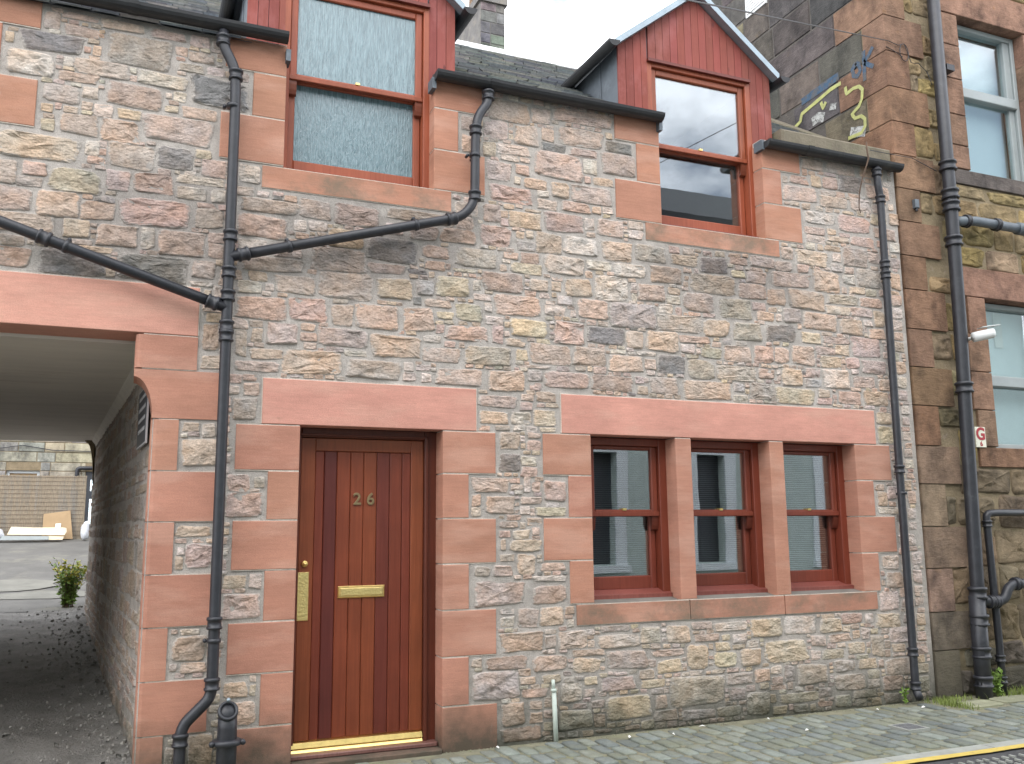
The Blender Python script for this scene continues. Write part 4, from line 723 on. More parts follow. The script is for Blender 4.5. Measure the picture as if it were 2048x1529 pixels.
o = MB().tube([(1.087, .166, 1.235), (1.087, .150, 1.235), (1.087, .146, 1.235)], [.021, .021, .015], 18).tube([(1.087, .147, 1.233), (1.087, .1425, 1.233)], .011, 14).build('lock', 'brass', door, True)
mb = MB(); mb.bevbox(1.313, 1.633, .160, .172, 1.003, 1.082, .005)
lp = mb.build('letter_plate', 'brass', door); MB().bevbox(1.326, 1.620, .152, .160, 1.017, 1.069, .004).build('flap', 'hammered_brass', lp)
def text(s, name, size, loc, rot, mat, parent, ext=.003, off=0.):
    cu = bpy.data.curves.new(name, 'FONT'); cu.body = s; cu.size = size; cu.extrude = ext; cu.offset = off; cu.bevel_depth = min(.0015, ext*.5); cu.align_x = 'CENTER'
    cu.materials.append(MATS[mat]); t_ = bpy.data.objects.new(name+'_curve', cu); col.objects.link(t_); bpy.context.view_layer.update()
    me = bpy.data.meshes.new_from_object(t_.evaluated_get(bpy.context.evaluated_depsgraph_get())); bpy.data.objects.remove(t_)
    o = bpy.data.objects.new(name, me); col.objects.link(o); o.location = loc; o.rotation_euler = rot; o.parent = parent; return o
text('2', 'numeral', .112, (1.433, .166, 1.625), (R(90), 0, 0), 'old_brass', door, .004, .001); text('6', 'numeral', .112, (1.526, .166, 1.625), (R(90), 0, 0), 'old_brass', door, .004, .001)

# ---- roof
PIT = (7.2-4.74)/3.55; ZR = lambda y: 4.74+(y+.05)*PIT
DORM = ((.60, 2.11, 1.345), (3.57, 5.10, 4.335))
mb = MB()
for a, b in ((-3.2, .60), (2.11, 3.57), (5.10, 6.395)):
    mb.add([(a, -.05, ZR(-.05)), (b, -.05, ZR(-.05)), (b, 3.5, 7.2), (a, 3.5, 7.2)], [(0, 1, 2, 3)])
for a, b, c in DORM:
    mb.add([(a, .95, ZR(.95)), (c, 2.0, ZR(2.0)), (b, .95, ZR(.95)), (b, 3.5, 7.2), (a, 3.5, 7.2)], [(0, 1, 3, 4), (1, 2, 3)])
mb.add([(-3.2, 3.5, 7.2), (6.395, 3.5, 7.2), (6.395, 7.5, 4.6), (-3.2, 7.5, 4.6)], [(0, 1, 2, 3)])
mb.add([(-3.2, -.05, 4.739), (-3.2, 3.5, 7.2), (-3.2, 7.5, 4.6)], [(0, 1, 2)])
roof = mb.build('roof', 'slate', house, tint=(.09, .095, .10))
mb = MB(); rs = random.Random(9); row = 0; s_ = 0.; SL = math.hypot(3.55, 2.46); cy, cz = 3.55/SL, 2.46/SL
while s_ < SL-.05:
    ex = .135-.04*s_/SL; x = -3.2-rs.uniform(0, .2)
    while x < 6.38:
        wd = rs.uniform(.16, .27); y = -.05+s_*cy; xm = x+wd/2
        skip = any(a-.01 < xm < b+.01 and (y < .95+(2.05-.95)*(1-abs(xm-c)/((b-a)/2))) for a, b, c in DORM)
        if not skip:
            x0, x1 = max(-3.2, x+.003), min(6.39, x+wd-.003); t = rs.uniform(.012, .022); ln = ex*1.7; dz = rs.uniform(-.003, .003); q = rs.uniform(-.006, .006)
            def P(u, nrm_): return (-.05+(s_+u)*cy-nrm_*cz, 4.74+(s_+u)*cz+nrm_*cy)
            l0, l1, l2 = P(q, .012+t), P(ln, .004), P(q, .012+dz)
            mb.tint = jit(rs.choice([(.19, .20, .205), (.22, .225, .215), (.15, .16, .17), (.27, .265, .24)]), .15)
            mb.add([(x0, *l0), (x1, *l0), (x1, *l1), (x0, *l1), (x0, *l2), (x1, *l2)], [(0, 1, 2, 3), (4, 5, 1, 0)])
        x += wd
    s_ += ex; row += 1
o = mb.build('slates', 'slate', roof); o['kind'] = 'stuff'
x = -3.2
while x < 6.3:                                       # metal ridge pieces
    MB().prism_x([(3.08, 6.945), (3.46, 7.225), (3.5, 7.255), (3.54, 7.225), (3.72, 7.08), (3.72, 7.06), (3.5, 7.19), (3.09, 6.915)], x, min(6.39, x+1.48)).build('ridge_piece', 'ridge_metal', roof); x += 1.5
MB().bevbox(5.13, 6.393, .005, .30, 4.70, 4.925, .02).build('eaves_cope', 'cement_skew', house)
MB().prism_x([(.25, 4.80), (.25, 4.99), (3.5, 7.27), (3.5, 7.1)], 6.2, 6.394).build('skew', 'cement_skew', house)

# gutters
def half_round(mb, pts, r, z_up=Vector((0, 0, 1)), seg=9, t=.006):
    """open half-round trough along two points, with end stops"""
    a, b = Vector(pts[0]), Vector(pts[1]); d = (b-a).normalized(); s_ = d.cross(z_up).normalized(); up = s_.cross(d)
    rings = []
    for p in (a, b):
        for rr_ in (r, r-t):
            rings.append([p+s_*(rr_*math.cos(math.pi*i/seg))-up*(rr_*math.sin(math.pi*i/seg)) for i in range(seg+1)])
    n = seg+1; vs = [v for q in rings for v in q]; fs = []
    for i in range(seg):
        fs += [(i, i+1, 2*n+i+1, 2*n+i), (n+i, 3*n+i, 3*n+i+1, n+i+1)]
    fs += [(0, 2*n, 3*n, n), (seg, n+seg, 3*n+seg, 2*n+seg), tuple(range(n)), tuple(range(2*n, 3*n))[::-1]]
    mb.add(vs, fs)
GUT = ((-3.1, .835, 4.825), (1.90, 3.83, 4.768), (4.868, 6.385, 4.722))
for a, b, zt in GUT:
    mb = MB(); half_round(mb, ((a, -.085, zt), (b, -.085, zt)), .060); g = mb.build('gutter', 'gutter_iron', house)
    x = a+.45
    while x < b-.3:
        mb = MB(); half_round(mb, ((x-.03, -.085, zt+.002), (x+.03, -.085, zt+.002)), .066); mb.build('gutter_joint', 'gutter_iron', g); x += 1.25
    MB().box(a, b, -.022, -.012, zt-.02, zt+.012).build('fascia', 'gutter_iron', g)
for x, s_ in ((.845, 1), (1.90, -1), (3.838, 1), (4.862, -1)):
    MB().prism_y([(x-.016, 4.655), (x+.016, 4.655), (x+.016, 4.74), (x-.016, 4.74)], -.06, .05).build('flashing', 'lead', house)

# ---- dormers
CL = (.275, .082, .066)
def dormer(x0, x1, xc, zt, zw, wx0, wx1):
    ze = 5.455+(zt-6.10)*0; ov = .055
    sl = (zt-ze)/(xc-x0)
    poly_back = [(x0, 4.72), (x1, 4.72), (x1, ze-.02), (xc, zt-.03), (x0, ze-.02)]
    hole = (wx0-.004, wx1+.004, zw)
    mb = MB()
    # front panel behind the boards: left, right, over the window
    zl = lambda x: ze-.02+sl*(x-x0) if x < xc else ze-.02+sl*(x1-x)
    mb.prism_y([(x0, 4.72), (hole[0], 4.72), (hole[0], zl(hole[0])), (x0, ze-.02)], .132, .2); mb.prism_y([(hole[1], 4.72), (x1, 4.72), (x1, ze-.02), (hole[1], zl(hole[1]))], .132, .2)
    mb.prism_y([(hole[0], zw), (hole[1], zw), (hole[1], zl(hole[1])), (xc, zt-.03), (hole[0], zl(hole[0]))], .132, .2)
    d = mb.build('dormer', 'lead', house)
    n = round((x1-x0)/.0745); bw = (x1-x0)/n
    for i in range(n):
        a, b = x0+i*bw+.002, x0+(i+1)*bw-.002; za, zb = zl(a), zl(b); zlo = 4.70
        if b > hole[0] and a < hole[1]:
            if a < hole[0]-.012: b = hole[0]
            elif b > hole[1]+.012: a = hole[1]
            else: zlo = zw
            za, zb = zl(a), zl(b)
        pl = [(a, zlo), (b, zlo), (b, zb)]+([(xc, zl(xc)-.01)] if a < xc < b else [])+[(a, za)]
        MB().prism_y(pl, .112, .132).build('board', 'cladding_wood', d, tint=jit(CL, .12))
    MB().box(hole[0], hole[1], .085, .132, zw-.004, zw+.022).build('head_trim', 'window_wood', d, tint=(.16, .035, .024))
    # roof slopes, verge strips and cheeks
    for s_ in (-1, 1):
        xe = xc+s_*(xc-x0+ov) if s_ < 0 else xc+(x1-xc+ov); zE = zt-sl*abs(xe-xc)+.0
        yb = lambda zz: (zz-4.74)/PIT-.05
        t = .03
        q = [(xc, .055, zt), (xe, .055, zE), (xe, yb(zE), zE), (xc, yb(zt), zt)]
        nn = [(p[0], p[1], p[2]+t) for p in q]
        MB().add(q+nn, [(0, 1, 2, 3), (7, 6, 5, 4), (0, 4, 5, 1), (1, 5, 6, 2)]).build('dormer_roof', 'lead', d)
        v = [(xc, .035, zt-.022), (xe, .035, zE-.022), (xe, .035, zE+t+.010), (xc, .035, zt+t+.010)]
        MB().add(v+[(p[0], .115, p[2]) for p in v], [(0, 1, 2, 3), (0, 4, 5, 1), (3, 2, 6, 7), (1, 5, 6, 2)]).build('verge_strip', 'zinc', d)
        xk_ = x0+.004 if s_ < 0 else x1-.004
        MB().add([(xk_, .13, 4.72), (xk_, .13, zE+.02), (xk_, yb(zE)+.04, zE+.02)], [(0, 1, 2)]).build('cheek', 'lead', d); MB().tube([(xk_+s_*.004, .42, 4.93), (xk_+s_*.004, .42, zE+.02)], .006, 6).build('cheek_seam', 'lead', d)
        mb = MB(); half_round(mb, ((xe+s_*.035, -.005, zE-.005), (xe+s_*.035, yb(zE)+.06, zE+.02)), .052); mb.build('dormer_gutter', 'gutter_iron', d)
    MB().tube([(xc, .02, zt+.035), (xc, 1.95, zt+.035)], .035, 10).build('ridge_roll', 'zinc', d)
    return d
dormer(.575, 2.12, 1.345, 6.11, 5.388, .842, 1.908)
dormer(3.552, 5.108, 4.335, 6.07, 5.348, 3.836, 4.876)

# ---------------------------------------------------------------- pipes on the house
def add_collars(lst, parent, r, L=.075, mat='black_iron'):
    for c, d in lst: MB().collar(c, d, r, L).build('pipe_collar', mat, parent, True)
YP = -.10
dp = thing('downpipe', 'black cast iron downpipe left of the door with two slanting branches joining it', 'drainpipe')
r = .034; UPV = (0, 0, 1)
main = rounded([(.41, -.085, 4.765), (.412, -.09, 4.66), (.495, YP, 4.50), (.503, YP, 4.3), (.512, YP, .56), (.505, YP, .47), (.35, YP, .32), (.346, YP, .2), (.346, YP, -.05)], .07)
MB().tube(main, r, 14).build('pipe', 'black_iron', dp, True)
brR = rounded([(2.315, -.085, 4.70), (2.312, -.09, 4.60), (2.22, YP, 4.47), (2.205, YP, 4.3), (2.198, YP, 3.80), (2.10, YP, 3.675), (.50, YP, 3.20)], .09)
MB().tube(brR, r, 14).build('branch_pipe', 'black_iron', dp, True)
brL = rounded([(-2.6, YP, 3.80), (-.8, YP, 3.275), (.512, YP, 2.86)], .05)
MB().tube(brL, r, 14).build('branch_pipe', 'black_iron', dp, True)
dR = Vector((2.10-.50, 0, 3.675-3.20)).normalized(); dL = Vector((1.312, 0, -.415)).normalized()
cl = [((.411, -.087, 4.70), UPV)]+[((.5, YP, z), UPV) for z in (4.46,)]+[((.508, YP, z), UPV) for z in (3.345, 3.10, 2.945, 2.745, 2.68)]+[((.511, YP, z), UPV) for z in (.905, .55)]+[((.346, YP, .245), UPV), ((.346, YP, .05), UPV)]
cl += [((2.313, -.088, 4.66), UPV), ((2.207, YP, 4.36), UPV), ((2.198, YP, 3.85), UPV), (Vector((2.10, YP, 3.675))-dR*.08, dR), (Vector((.50, YP, 3.20))+dR*.10, dR), (Vector((-.56, YP, 3.20)), dL), (Vector((.512, YP, 2.86))-dL*.10, dL)]
add_collars(cl, dp, r)
for c, d in (((.489, YP, 4.235), UPV), ((.512, YP, .80), UPV), ((2.2, YP, 4.16), UPV), (Vector((.50, YP, 3.20))+dR*.40, dR), (Vector((.50, YP, 3.20))+dR*1.31, dR), (Vector((-.44, YP, 3.162)), dL)):
    c, d = Vector(c), Vector(d).normalized()
    mb = MB(); mb.tube([c-d*.012, c+d*.012], r*1.22, 14); s_ = Vector((0, 1, 0)); mb.tube([c+Vector((0, .02, 0)), c+Vector((0, .11, 0))], .010, 8)
    e = d.cross(s_).normalized()*r*1.5; mb.tube([c+e+Vector((0, .01, 0)), c+e+Vector((0, .05, 0))], .012, 8); mb.build('pipe_bracket', 'black_iron', dp, True)
dr = thing('downpipe', 'thin black downpipe at the right end of the rubble wall, ending in a shoe', 'drainpipe')
mr = rounded([(6.10, -.085, 4.67), (6.102, -.085, 4.50), (6.125, -.08, 4.40), (6.12, -.08, 3.9), (6.10, -.08, 1.9), (6.09, -.08, .10), (6.075, -.13, .045)], .05)
MB().tube(mr, .033, 14).build('pipe', 'black_iron', dr, True)
add_collars([((6.10, -.085, 4.62), UPV), ((6.125, -.08, 4.37), UPV), ((6.118, -.08, 3.76), UPV), ((6.117, -.08, 3.66), UPV), ((6.10, -.08, 1.93), UPV), ((6.09, -.08, .41), UPV), ((6.09, -.08, .14), UPV)], dr, .033, .07)
MB().tube([(6.11, -.08, 1.735), (6.11, -.08, 1.712)], .041, 14).tube([(6.11, -.06, 1.72), (6.11, .0, 1.72)], .01, 8).build('pipe_bracket', 'black_iron', dr, True)
so = thing('soil_pipe_stub', 'short black iron drain stub with a bolted round access cap beside the doorstep', 'drain stub')
MB().tube([(.605, -.15, -.05), (.605, -.15, .22), (.605, -.15, .30), (.603, -.16, .36)], [.058, .058, .056, .056], 20).build('pipe', 'black_iron', so, True)
MB().tube([(.605, -.15, .20), (.605, -.15, .205), (.605, -.15, .232), (.605, -.15, .238)], [.066, .085, .085, .068], 24).build('flange', 'black_iron', so, True)
for dx in (-.088, .088): MB().tube([(.605+dx, -.165, .219), (.605+dx, -.195, .219)], .016, 10).build('bolt', 'black_iron', so, True)
ca, cn_ = Vector((.601, -.185, .40)), Vector((-.02, -.86, .50)).normalized()
MB().tube([ca-cn_*.07, ca-cn_*.02, ca, ca+cn_*.006], [.052, .056, .060, .058], 22).build('cap_neck', 'black_iron', so, True)
u_ = cn_.cross(Vector((1, 0, 0))).normalized(); v_ = cn_.cross(u_); mb = MB()
ring = [ca+cn_*.008+(u_*math.cos(t*math.pi/12)+v_*math.sin(t*math.pi/12))*.050 for t in range(25)]; mb.tube(ring, .010, 8, False); mb.build('access_cap', 'black_iron', so, True)
for s_ in (-1, 1):
    p = ca+Vector((0, 0, .055*s_))*1.08+cn_*.012; mb = MB(); mb.tube([p-cn_*.01, p+cn_*.010], .011, 10); mb.build('cap_bolt', 'zinc', so, True)
cp = thing('overflow_pipe', 'slim pale green plastic pipe standing against the wall between door and windows', 'pipe')
MB().tube([(2.803, -.03, .335), (2.815, -.03, -.03)], .0165, 12).build('pipe', 'pale_conduit', cp, True)
MB().tube([(2.803, -.03, .325), (2.803, -.03, .345)], .0205, 12).tube([(2.802, -.028, .34), (2.801, -.024, .405)], .0125, 12).build('spigot', 'pale_conduit', cp, True)

# ---------------------------------------------------------------- the taller neighbour
ten = thing('tenement', 'taller soot stained sandstone building with grey framed windows and graffiti on its gable', 'building')
NW = [(7.39, 8.33, 4.86, 6.50), (7.405, 8.36, 2.16, 3.575)]
nwall = slab_with_holes(6.412, 12, -.1, 9.4, [(a-.01, b+.01, c-.01, d+.01) for a, b, c, d in NW], .006, .35).build('wall', 'mortar_tan', ten)
MB().box(6.412, 6.8, .35, 3.02, -.1, 9.4).build('gable_wall', 'mortar_dark', ten)
gwall = bpy.data.objects['gable_wall']
MB().box(6.8, 12, 2.82, 3.02, -.1, 9.4).box(11.7, 12, .35, 2.82, -.1, 9.4).build('rear_wall', 'mortar_tan', ten)
MB().box(6.412, 12, .2, 3.02, 9.4, 9.6).build('roof', 'slate', ten, tint=(.1, .1, .1))
MB().box(6.85, 11.6, 2.6, 2.7, .0, 9.3).build('inner_wall', 'sky_tint_blind', ten)
ORG, TAN, DRK = (.25, .148, .097), (.315, .242, .155), (.10, .092, .086)
zj = [8.1, 7.74, 7.38, 7.02, 6.65, 6.29, 5.92, 5.56, 5.21, 4.88, 4.55, 4.23, 3.90, 3.58, 3.21, 2.86, 2.51, 2.15, 1.81, 1.44, 1.08, .71, .39, -.02]
rn = random.Random(77); blocked = []
for i in range(len(zj)-1):
    z1, z0 = zj[i], zj[i+1]; long_ = i % 2 == 1
    xo = 6.89 if long_ else 6.685; yo = .26 if long_ else .62
    c = jit(ORG, .12)
    if z1 < 2.2: c = jit((.27, .19, .135), .12)
    if z1 < .75: c = jit((.19, .155, .12), .1)
    mb = MB(); b_ = .012; x0 = 6.401; pr = -.022; y1 = yo if z0 > 4.0 else .3
    poly = [(x0, pr+.005), (x0+.005, pr), (xo-.005, pr), (xo-.005, .05), (6.56, .05), (6.56, y1-.005), (x0, y1-.005)]
    mb.prism_z(poly, z0+.005, z1-.005); mb.build('quoin', 'old_ashlar', nwall, tint=c); blocked.append((6.40, xo, z0, z1))
# dressed surrounds of the two windows
SUR = [(7.13, 8.9, 3.58, 3.87, 'lintel'), (7.13, 8.9, 6.505, 6.86, 'lintel'), (7.10, 8.6, 4.70, 4.855, 'sill'), (7.15, 8.7, 1.97, 2.155, 'sill')]
for a, b in ((3.58, 3.22), (3.22, 2.86), (2.86, 2.50), (2.50, 2.16)): SUR.append((7.13 if rn.random() < .5 else 7.17, 7.405, b, a, 'jamb'))
for a, b in ((6.5, 6.16), (6.16, 5.80), (5.80, 5.42), (5.42, 5.1), (5.1, 4.86)): SUR.append((7.10, 7.39, b, a, 'jamb'))
for a, b in ((3.58, 3.22), (3.22, 2.86), (2.86, 2.50), (2.50, 2.16)): SUR.append((8.36, 8.66, b, a, 'jamb'))
for a, b in ((6.5, 6.16), (6.16, 5.80), (5.80, 5.42), (5.42, 4.86)): SUR.append((8.33, 8.63, b, a, 'jamb'))
for a, b, c, d, nm in SUR:
    t = jit((.27, .165, .115), .1)
    if nm == 'sill': t = (.13, .11, .10) if c > 4 else (.24, .14, .09)
    MB().bevbox(a+.004, b-.004, -.02, .14, c+.004, d-.004, .005).build(nm, 'old_ashlar', nwall, tint=t); blocked.append((a, b, c, d))
blocked += NW
# squared rubble infill
rest = MB(); nst = 0; z = 0.
while z < 7.2:
    h_ = rn.uniform(.20, .34); x = 6.42
    while x < 9.0:
        w_ = rn.uniform(.26, .62); segs = [(x, x+w_)]
        for (a, b) in segs:
            x0, x1, z0, z1 = a, b, z, z+h_
            for q in blocked:
                ox, oz = min(x1, q[1])-max(x0, q[0]), min(z1, q[3])-max(z0, q[2])
                if ox > 0 and oz > 0:
                    if ox <= oz or oz > .6*h_:
                        if (x0+x1)/2 < (q[0]+q[1])/2: x1 = q[0]
                        else: x0 = q[1]
                    else:
                        if (z0+z1)/2 < (q[2]+q[3])/2: z1 = q[2]
                        else: z0 = q[3]
            if x1-x0 > .07 and z1-z0 > .06:
                vs, fs = stone_geo(x1-x0-.014, z1-z0-.014, rn.uniform(.014, .026), 5000+nst, 1.1); cx, cz = (x0+x1)/2, (z0+z1)/2
                t = jit(rn.choice([TAN, TAN, (.30, .22, .12), (.24, .18, .11), (.38, .28, .13)]), .15)
                if z1 < 2.0: t = jit(rn.choice([(.22, .17, .11), (.26, .19, .12), (.19, .15, .10)]), .12)
                if z1 < .7: t = jit((.18, .155, .12), .12)
                nst += 1
                o = MB().add(vs, fs).build('stone', 'old_ashlar', nwall, True, t); o.location = (cx, .003, cz)
        x += w_
    z += h_
# gable: long dark ashlar courses
gi = 0
for i in range(len(zj)-1):
    z1, z0 = zj[i], zj[i+1]
    if z0 < 4.5: continue
    y = .26 if i % 2 == 1 else .62
    while y < 2.95:
        ln = min(rn.uniform(.45, 1.05), 3.02-y); pr = rn.uniform(.004, .012)
        if ZR(min(3.5, y+ln)) < z1 or y > 3.2:
            t = jit(rn.choice([DRK, DRK, (.12, .105, .09), (.075, .07, .068), (.17, .14, .10)]), .18)
            a, b, c, d = y+.006, y+ln-.006, z0+.006, z1-.006; g = .012; xf = 6.412-pr
            mb = MB(); mb.add([(xf, a+g, c+g), (xf, b-g, c+g), (xf, b-g, d-g), (xf, a+g, d-g), (6.42, a, c), (6.42, b, c), (6.42, b, d), (6.42, a, d)], [(3, 2, 1, 0), (0, 1, 5, 4), (1, 2, 6, 5), (2, 3, 7, 6), (3, 0, 4, 7)])
            mb.build('block', 'old_ashlar', gwall, tint=t); gi += 1
        y += ln
# paint on the gable
def ribbon(pts, w_, x, mat, name, wob=.15):
    mb = MB(); P = []
    for i in range(len(pts)-1):
        for k in range(4):
            t = k/4; P.append(Vector((0, pts[i][0]*(1-t)+pts[i+1][0]*t, pts[i][1]*(1-t)+pts[i+1][1]*t)))
    P.append(Vector((0, *pts[-1]))); vs = []
    for i, p in enumerate(P):
        d = (P[min(i+1, len(P)-1)]-P[max(0, i-1)]); d.normalize(); n_ = Vector((0, -d.z, d.y)); ww = w_*.5*(1+wob*noise.noise(p*9))
        vs += [(x, p.y+n_.y*ww, p.z+n_.z*ww), (x, p.y-n_.y*ww, p.z-n_.z*ww)]
    mb.add(vs, [(2*i, 2*i+1, 2*i+3, 2*i+2) for i in range(len(P)-1)]); return mb.build(name, mat, gwall)
XG = 6.3965
ribbon([(1.16, 5.93), (1.0, 5.94), (.80, 5.95), (.60, 5.96)], .085, XG+.0015, 'graffiti_blue', 'graffiti_shade')
ribbon([(1.30, 5.69), (1.19, 5.73), (1.165, 5.80), (1.0, 5.825), (.87, 5.845), (.72, 5.87), (.575, 5.87)], .042, XG, 'graffiti_yellow', 'graffiti_stroke')
ribbon([(.87, 5.80), (.845, 5.72), (.80, 5.77)], .04, XG-.0005, 'graffiti_yellow', 'graffiti_stroke')
ribbon([(.52, 5.80), (.51, 5.72), (.42, 5.735), (.34, 5.72), (.30, 5.67), (.315, 5.58), (.36, 5.52), (.46, 5.48), (.42, 5.42), (.34, 5.41), (.295, 5.36), (.30, 5.29), (.35, 5.24), (.53, 5.255)], .036, XG, 'graffiti_yellow', 'graffiti_stroke')
for pts in ([(.36, 5.98), (.41, 5.93), (.40, 5.86), (.35, 5.83), (.31, 5.87), (.32, 5.94), (.36, 5.98)], [(.25, 6.05), (.255, 5.90), (.26, 5.74)], [(.13, 6.03), (.19, 5.97), (.25, 5.93)], [(.14, 5.83), (.19, 5.87), (.25, 5.92)]):
    ribbon(pts, .045, XG, 'graffiti_blue', 'graffiti_letter')
ribbon([(.50, 5.30), (.40, 5.27), (.30, 5.24)], .11, XG+.001, 'graffiti_white', 'graffiti_fill'); ribbon([(1.02, 5.64), (.93, 5.66), (.84, 5.62)], .10, XG+.001, 'graffiti_white', 'graffiti_fill'); ribbon([(.75, 5.69), (.66, 5.66)], .07, XG+.001, 'graffiti_white', 'graffiti_fill')
vg = MB().box(6.385, 6.41, 1.62, 1.98, 7.36, 7.62).build('vent_grille', 'white_plastic', gwall)
for i in range(7): MB().box(6.372, 6.385, 1.64, 1.96, 7.39+i*.032, 7.405+i*.032).build('louvre', 'white_plastic', vg)
# its windows
for (a, b, c, d), ztr in zip(NW, (5.755, 2.81)):
    y = .10; fr = .05
    wn = MB().bevbox(a, a+fr, y, y+.1, c, d, .006).bevbox(b-fr, b, y, y+.1, c, d, .006).bevbox(a+fr, b-fr, y+.001, y+.1, d-fr, d, .006).bevbox(a+fr, b-fr, y+.001, y+.1, c, c+.045, .006).bevbox(a+fr, b-fr, y-.012, y+.1, ztr-.055, ztr+.05, .008).build('window', 'grey_frame', ten)
    MB().bevbox(b-fr-.09, b-fr, y+.02, y+.09, ztr+.05, d-fr, .006).build('upper_sash', 'grey_frame', wn); MB().bevbox(b-fr-.07, b-fr, y+.03, y+.09, c+.045, ztr-.055, .006).build('lower_sash', 'grey_frame', wn)
    MB().box(a+fr, b-fr, y+.055, y+.061, ztr+.05, d-fr).build('pane', 'mirror_glass', wn); MB().box(a+fr, b-fr, y+.055, y+.061, c+.045, ztr-.055).build('pane', 'mirror_glass', wn)
    MB().box(a+fr, b-fr, y+.16, y+.165, c+.02, d-.02).build('sky_tint_blind', 'sky_tint_blind', wn)  # added behind the panes, sky reflection painted into its colour
    if c < 3:
        for q in (.02, .36): MB().box(a+fr+q, a+fr+q+.11, y+.145, y+.15, 3.18, 3.53).build('blind_strip', 'paper', wn)
# neighbour's pipes
sp = thing('soil_pipe', 'thick black soil pipe climbing the full height of the neighbouring building', 'drainpipe')
r2 = .058
MB().tube([(6.985, -.12, 9.2), (6.955, -.12, 4.5), (6.93, -.12, 3.3), (6.85, -.12, 1.0), (6.815, -.12, -.03)], r2, 18).build('pipe', 'black_iron', sp, True)
MB().tube([(6.83, -.12, .84), (6.815, -.12, -.03)], r2*1.16, 18).build('lower_pipe', 'black_iron', sp, True)
px_ = lambda z: np.interp(z, [-.03, 1., 3.3, 4.5, 9.2], [6.815, 6.85, 6.93, 6.955, 6.985])
add_collars([((float(px_(z)), -.12, z), UPV) for z in (6.9, 4.80, 4.52, 4.40, 4.06, 2.68, .87, .64, .37, .13)], sp, r2, .10)
MB().tube([(6.99, -.12, 4.26), (7.25, -.125, 4.29), (7.93, -.13, 4.285)], .045, 16).tube([(7.80, -.13, 4.285), (7.95, -.13, 4.285)], .06, 16).build('branch_pipe', 'lead', sp, True)
add_collars([((7.13, -.123, 4.275), (1, 0, 0)), ((7.52, -.128, 4.288), (1, 0, 0))], sp, .045, .05)
MB().tube(rounded([(6.86, -.12, .80), (7.03, -.13, .78), (7.14, -.14, .80), (7.20, -.14, .90), (7.28, -.14, .93), (8.0, -.14, .93)], .05), .042, 14).build('branch_pipe', 'black_iron', sp, True)
add_collars([((6.98, -.128, .785), (1, 0, 0)), ((7.04, -.13, .785), (1, 0, 0)), ((7.30, -.14, .93), (1, 0, 0))], sp, .042, .05)
MB().box(7.06, 7.16, -.13, -.02, 5.80, 5.86).build('pipe_bracket', 'black_iron', sp)
wp = thing('waste_pipe', 'slender black waste pipe bending right at mid height on the neighbouring wall', 'drainpipe')
MB().tube(rounded([(7.08, -.09, -.03), (7.085, -.09, .4), (7.07, -.09, 1.545), (7.16, -.09, 1.555), (8.4, -.09, 1.56)], .07), .032, 14).build('pipe', 'black_iron', wp, True)
add_collars([((7.082, -.09, .30), UPV), ((7.08, -.09, .12), UPV), ((7.072, -.09, 1.46), UPV)], wp, .032, .06)
cm = thing('security_camera', 'small white tube camera fixed beside the thick soil pipe', 'camera')
MB().tube([(6.985, -.20, 3.13), (7.13, -.27, 3.165), (7.15, -.28, 3.17)], [.045, .047, .044], 18).build('housing', 'white_plastic', cm, True)
MB().tube([(7.145, -.278, 3.169), (7.155, -.283, 3.171)], .032, 16).build('lens', 'sign_dark', cm, True)
MB().add([(7.03, -.27, 3.215), (7.18, -.335, 3.235), (7.21, -.25, 3.235), (7.06, -.185, 3.215), (7.03, -.27, 3.221), (7.18, -.335, 3.241), (7.21, -.25, 3.241), (7.06, -.185, 3.221)], [(3, 2, 1, 0), (4, 5, 6, 7), (0, 1, 5, 4), (1, 2, 6, 5), (2, 3, 7, 6)]).build('hood', 'white_plastic', cm)
MB().tube([(7.03, -.02, 3.13), (7.03, -.21, 3.14)], .016, 10).build('bracket', 'white_plastic', cm, True)
gs = thing('gas_sign', 'small cream enamel plate with red G and 6 beside the thick pipe', 'sign')
MB().bevbox(7.10, 7.228, -.032, -.022, 2.15, 2.337, .002).build('plate', 'sign_cream', gs)
text('G', 'letter', .155, (7.165, -.0325, 2.222), (R(90), 0, 0), 'sign_red', gs, .0012, .005); text('6', 'numeral', .062, (7.165, -.0325, 2.162), (R(90), 0, 0), 'sign_red', gs, .0012, .001)
jb = thing('junction_box', 'tiny grey box on the orange corner stones of the neighbour', 'junction box')
MB().bevbox(6.575, 6.625, -.06, -.022, 4.36, 4.445, .006).build('box', 'lead', jb); MB().tube([(6.6, -.04, 4.36), (6.6, -.04, 4.335)], .012, 10).build('gland', 'black_iron', jb)
wr = thing('telephone_cable', 'thin dark cable looping round the corner of the neighbour and stretching overhead', 'cable')
pts = []
A_, B_ = Vector((6.43, -.035, 6.01)), Vector((1.2, -3.6, 3.68+.95))
d0 = Vector((2.094, -3.0, 3.685)); dirw = (d0-CAM)
B_ = CAM+dirw*1.55 if False else Vector((2.094, -3.0, 3.685))
far = A_+(B_-A_)*2.4
for i in range(25): t = i/24; p = A_.lerp(far, t); p.z -= .25*(4*t*(1-t))*.0; pts.append(p)
MB().tube(pts, .004, 6).build('span', 'black_iron', wr)
lp_ = [Vector((6.43, -.035, 6.01)), Vector((6.55, -.035, 5.99))]+[Vector((6.62+.055*math.sin(t), -.035, 5.93+.09*math.cos(t))) for t in [i*.5 for i in range(14)]]+[Vector((6.70, -.035, 5.84)), Vector((6.80, -.035, 5.85)), Vector((6.90, -.035, 5.78)), Vector((6.93, -.05, 5.65))]
MB().tube(lp_, .0035, 6).build('loop', 'black_iron', wr); MB().tube([(6.405, -.028, 5.95), (6.5, -.032, 5.92), (6.6, -.032, 5.88)], .0035, 6).build('tail', 'black_iron', wr)
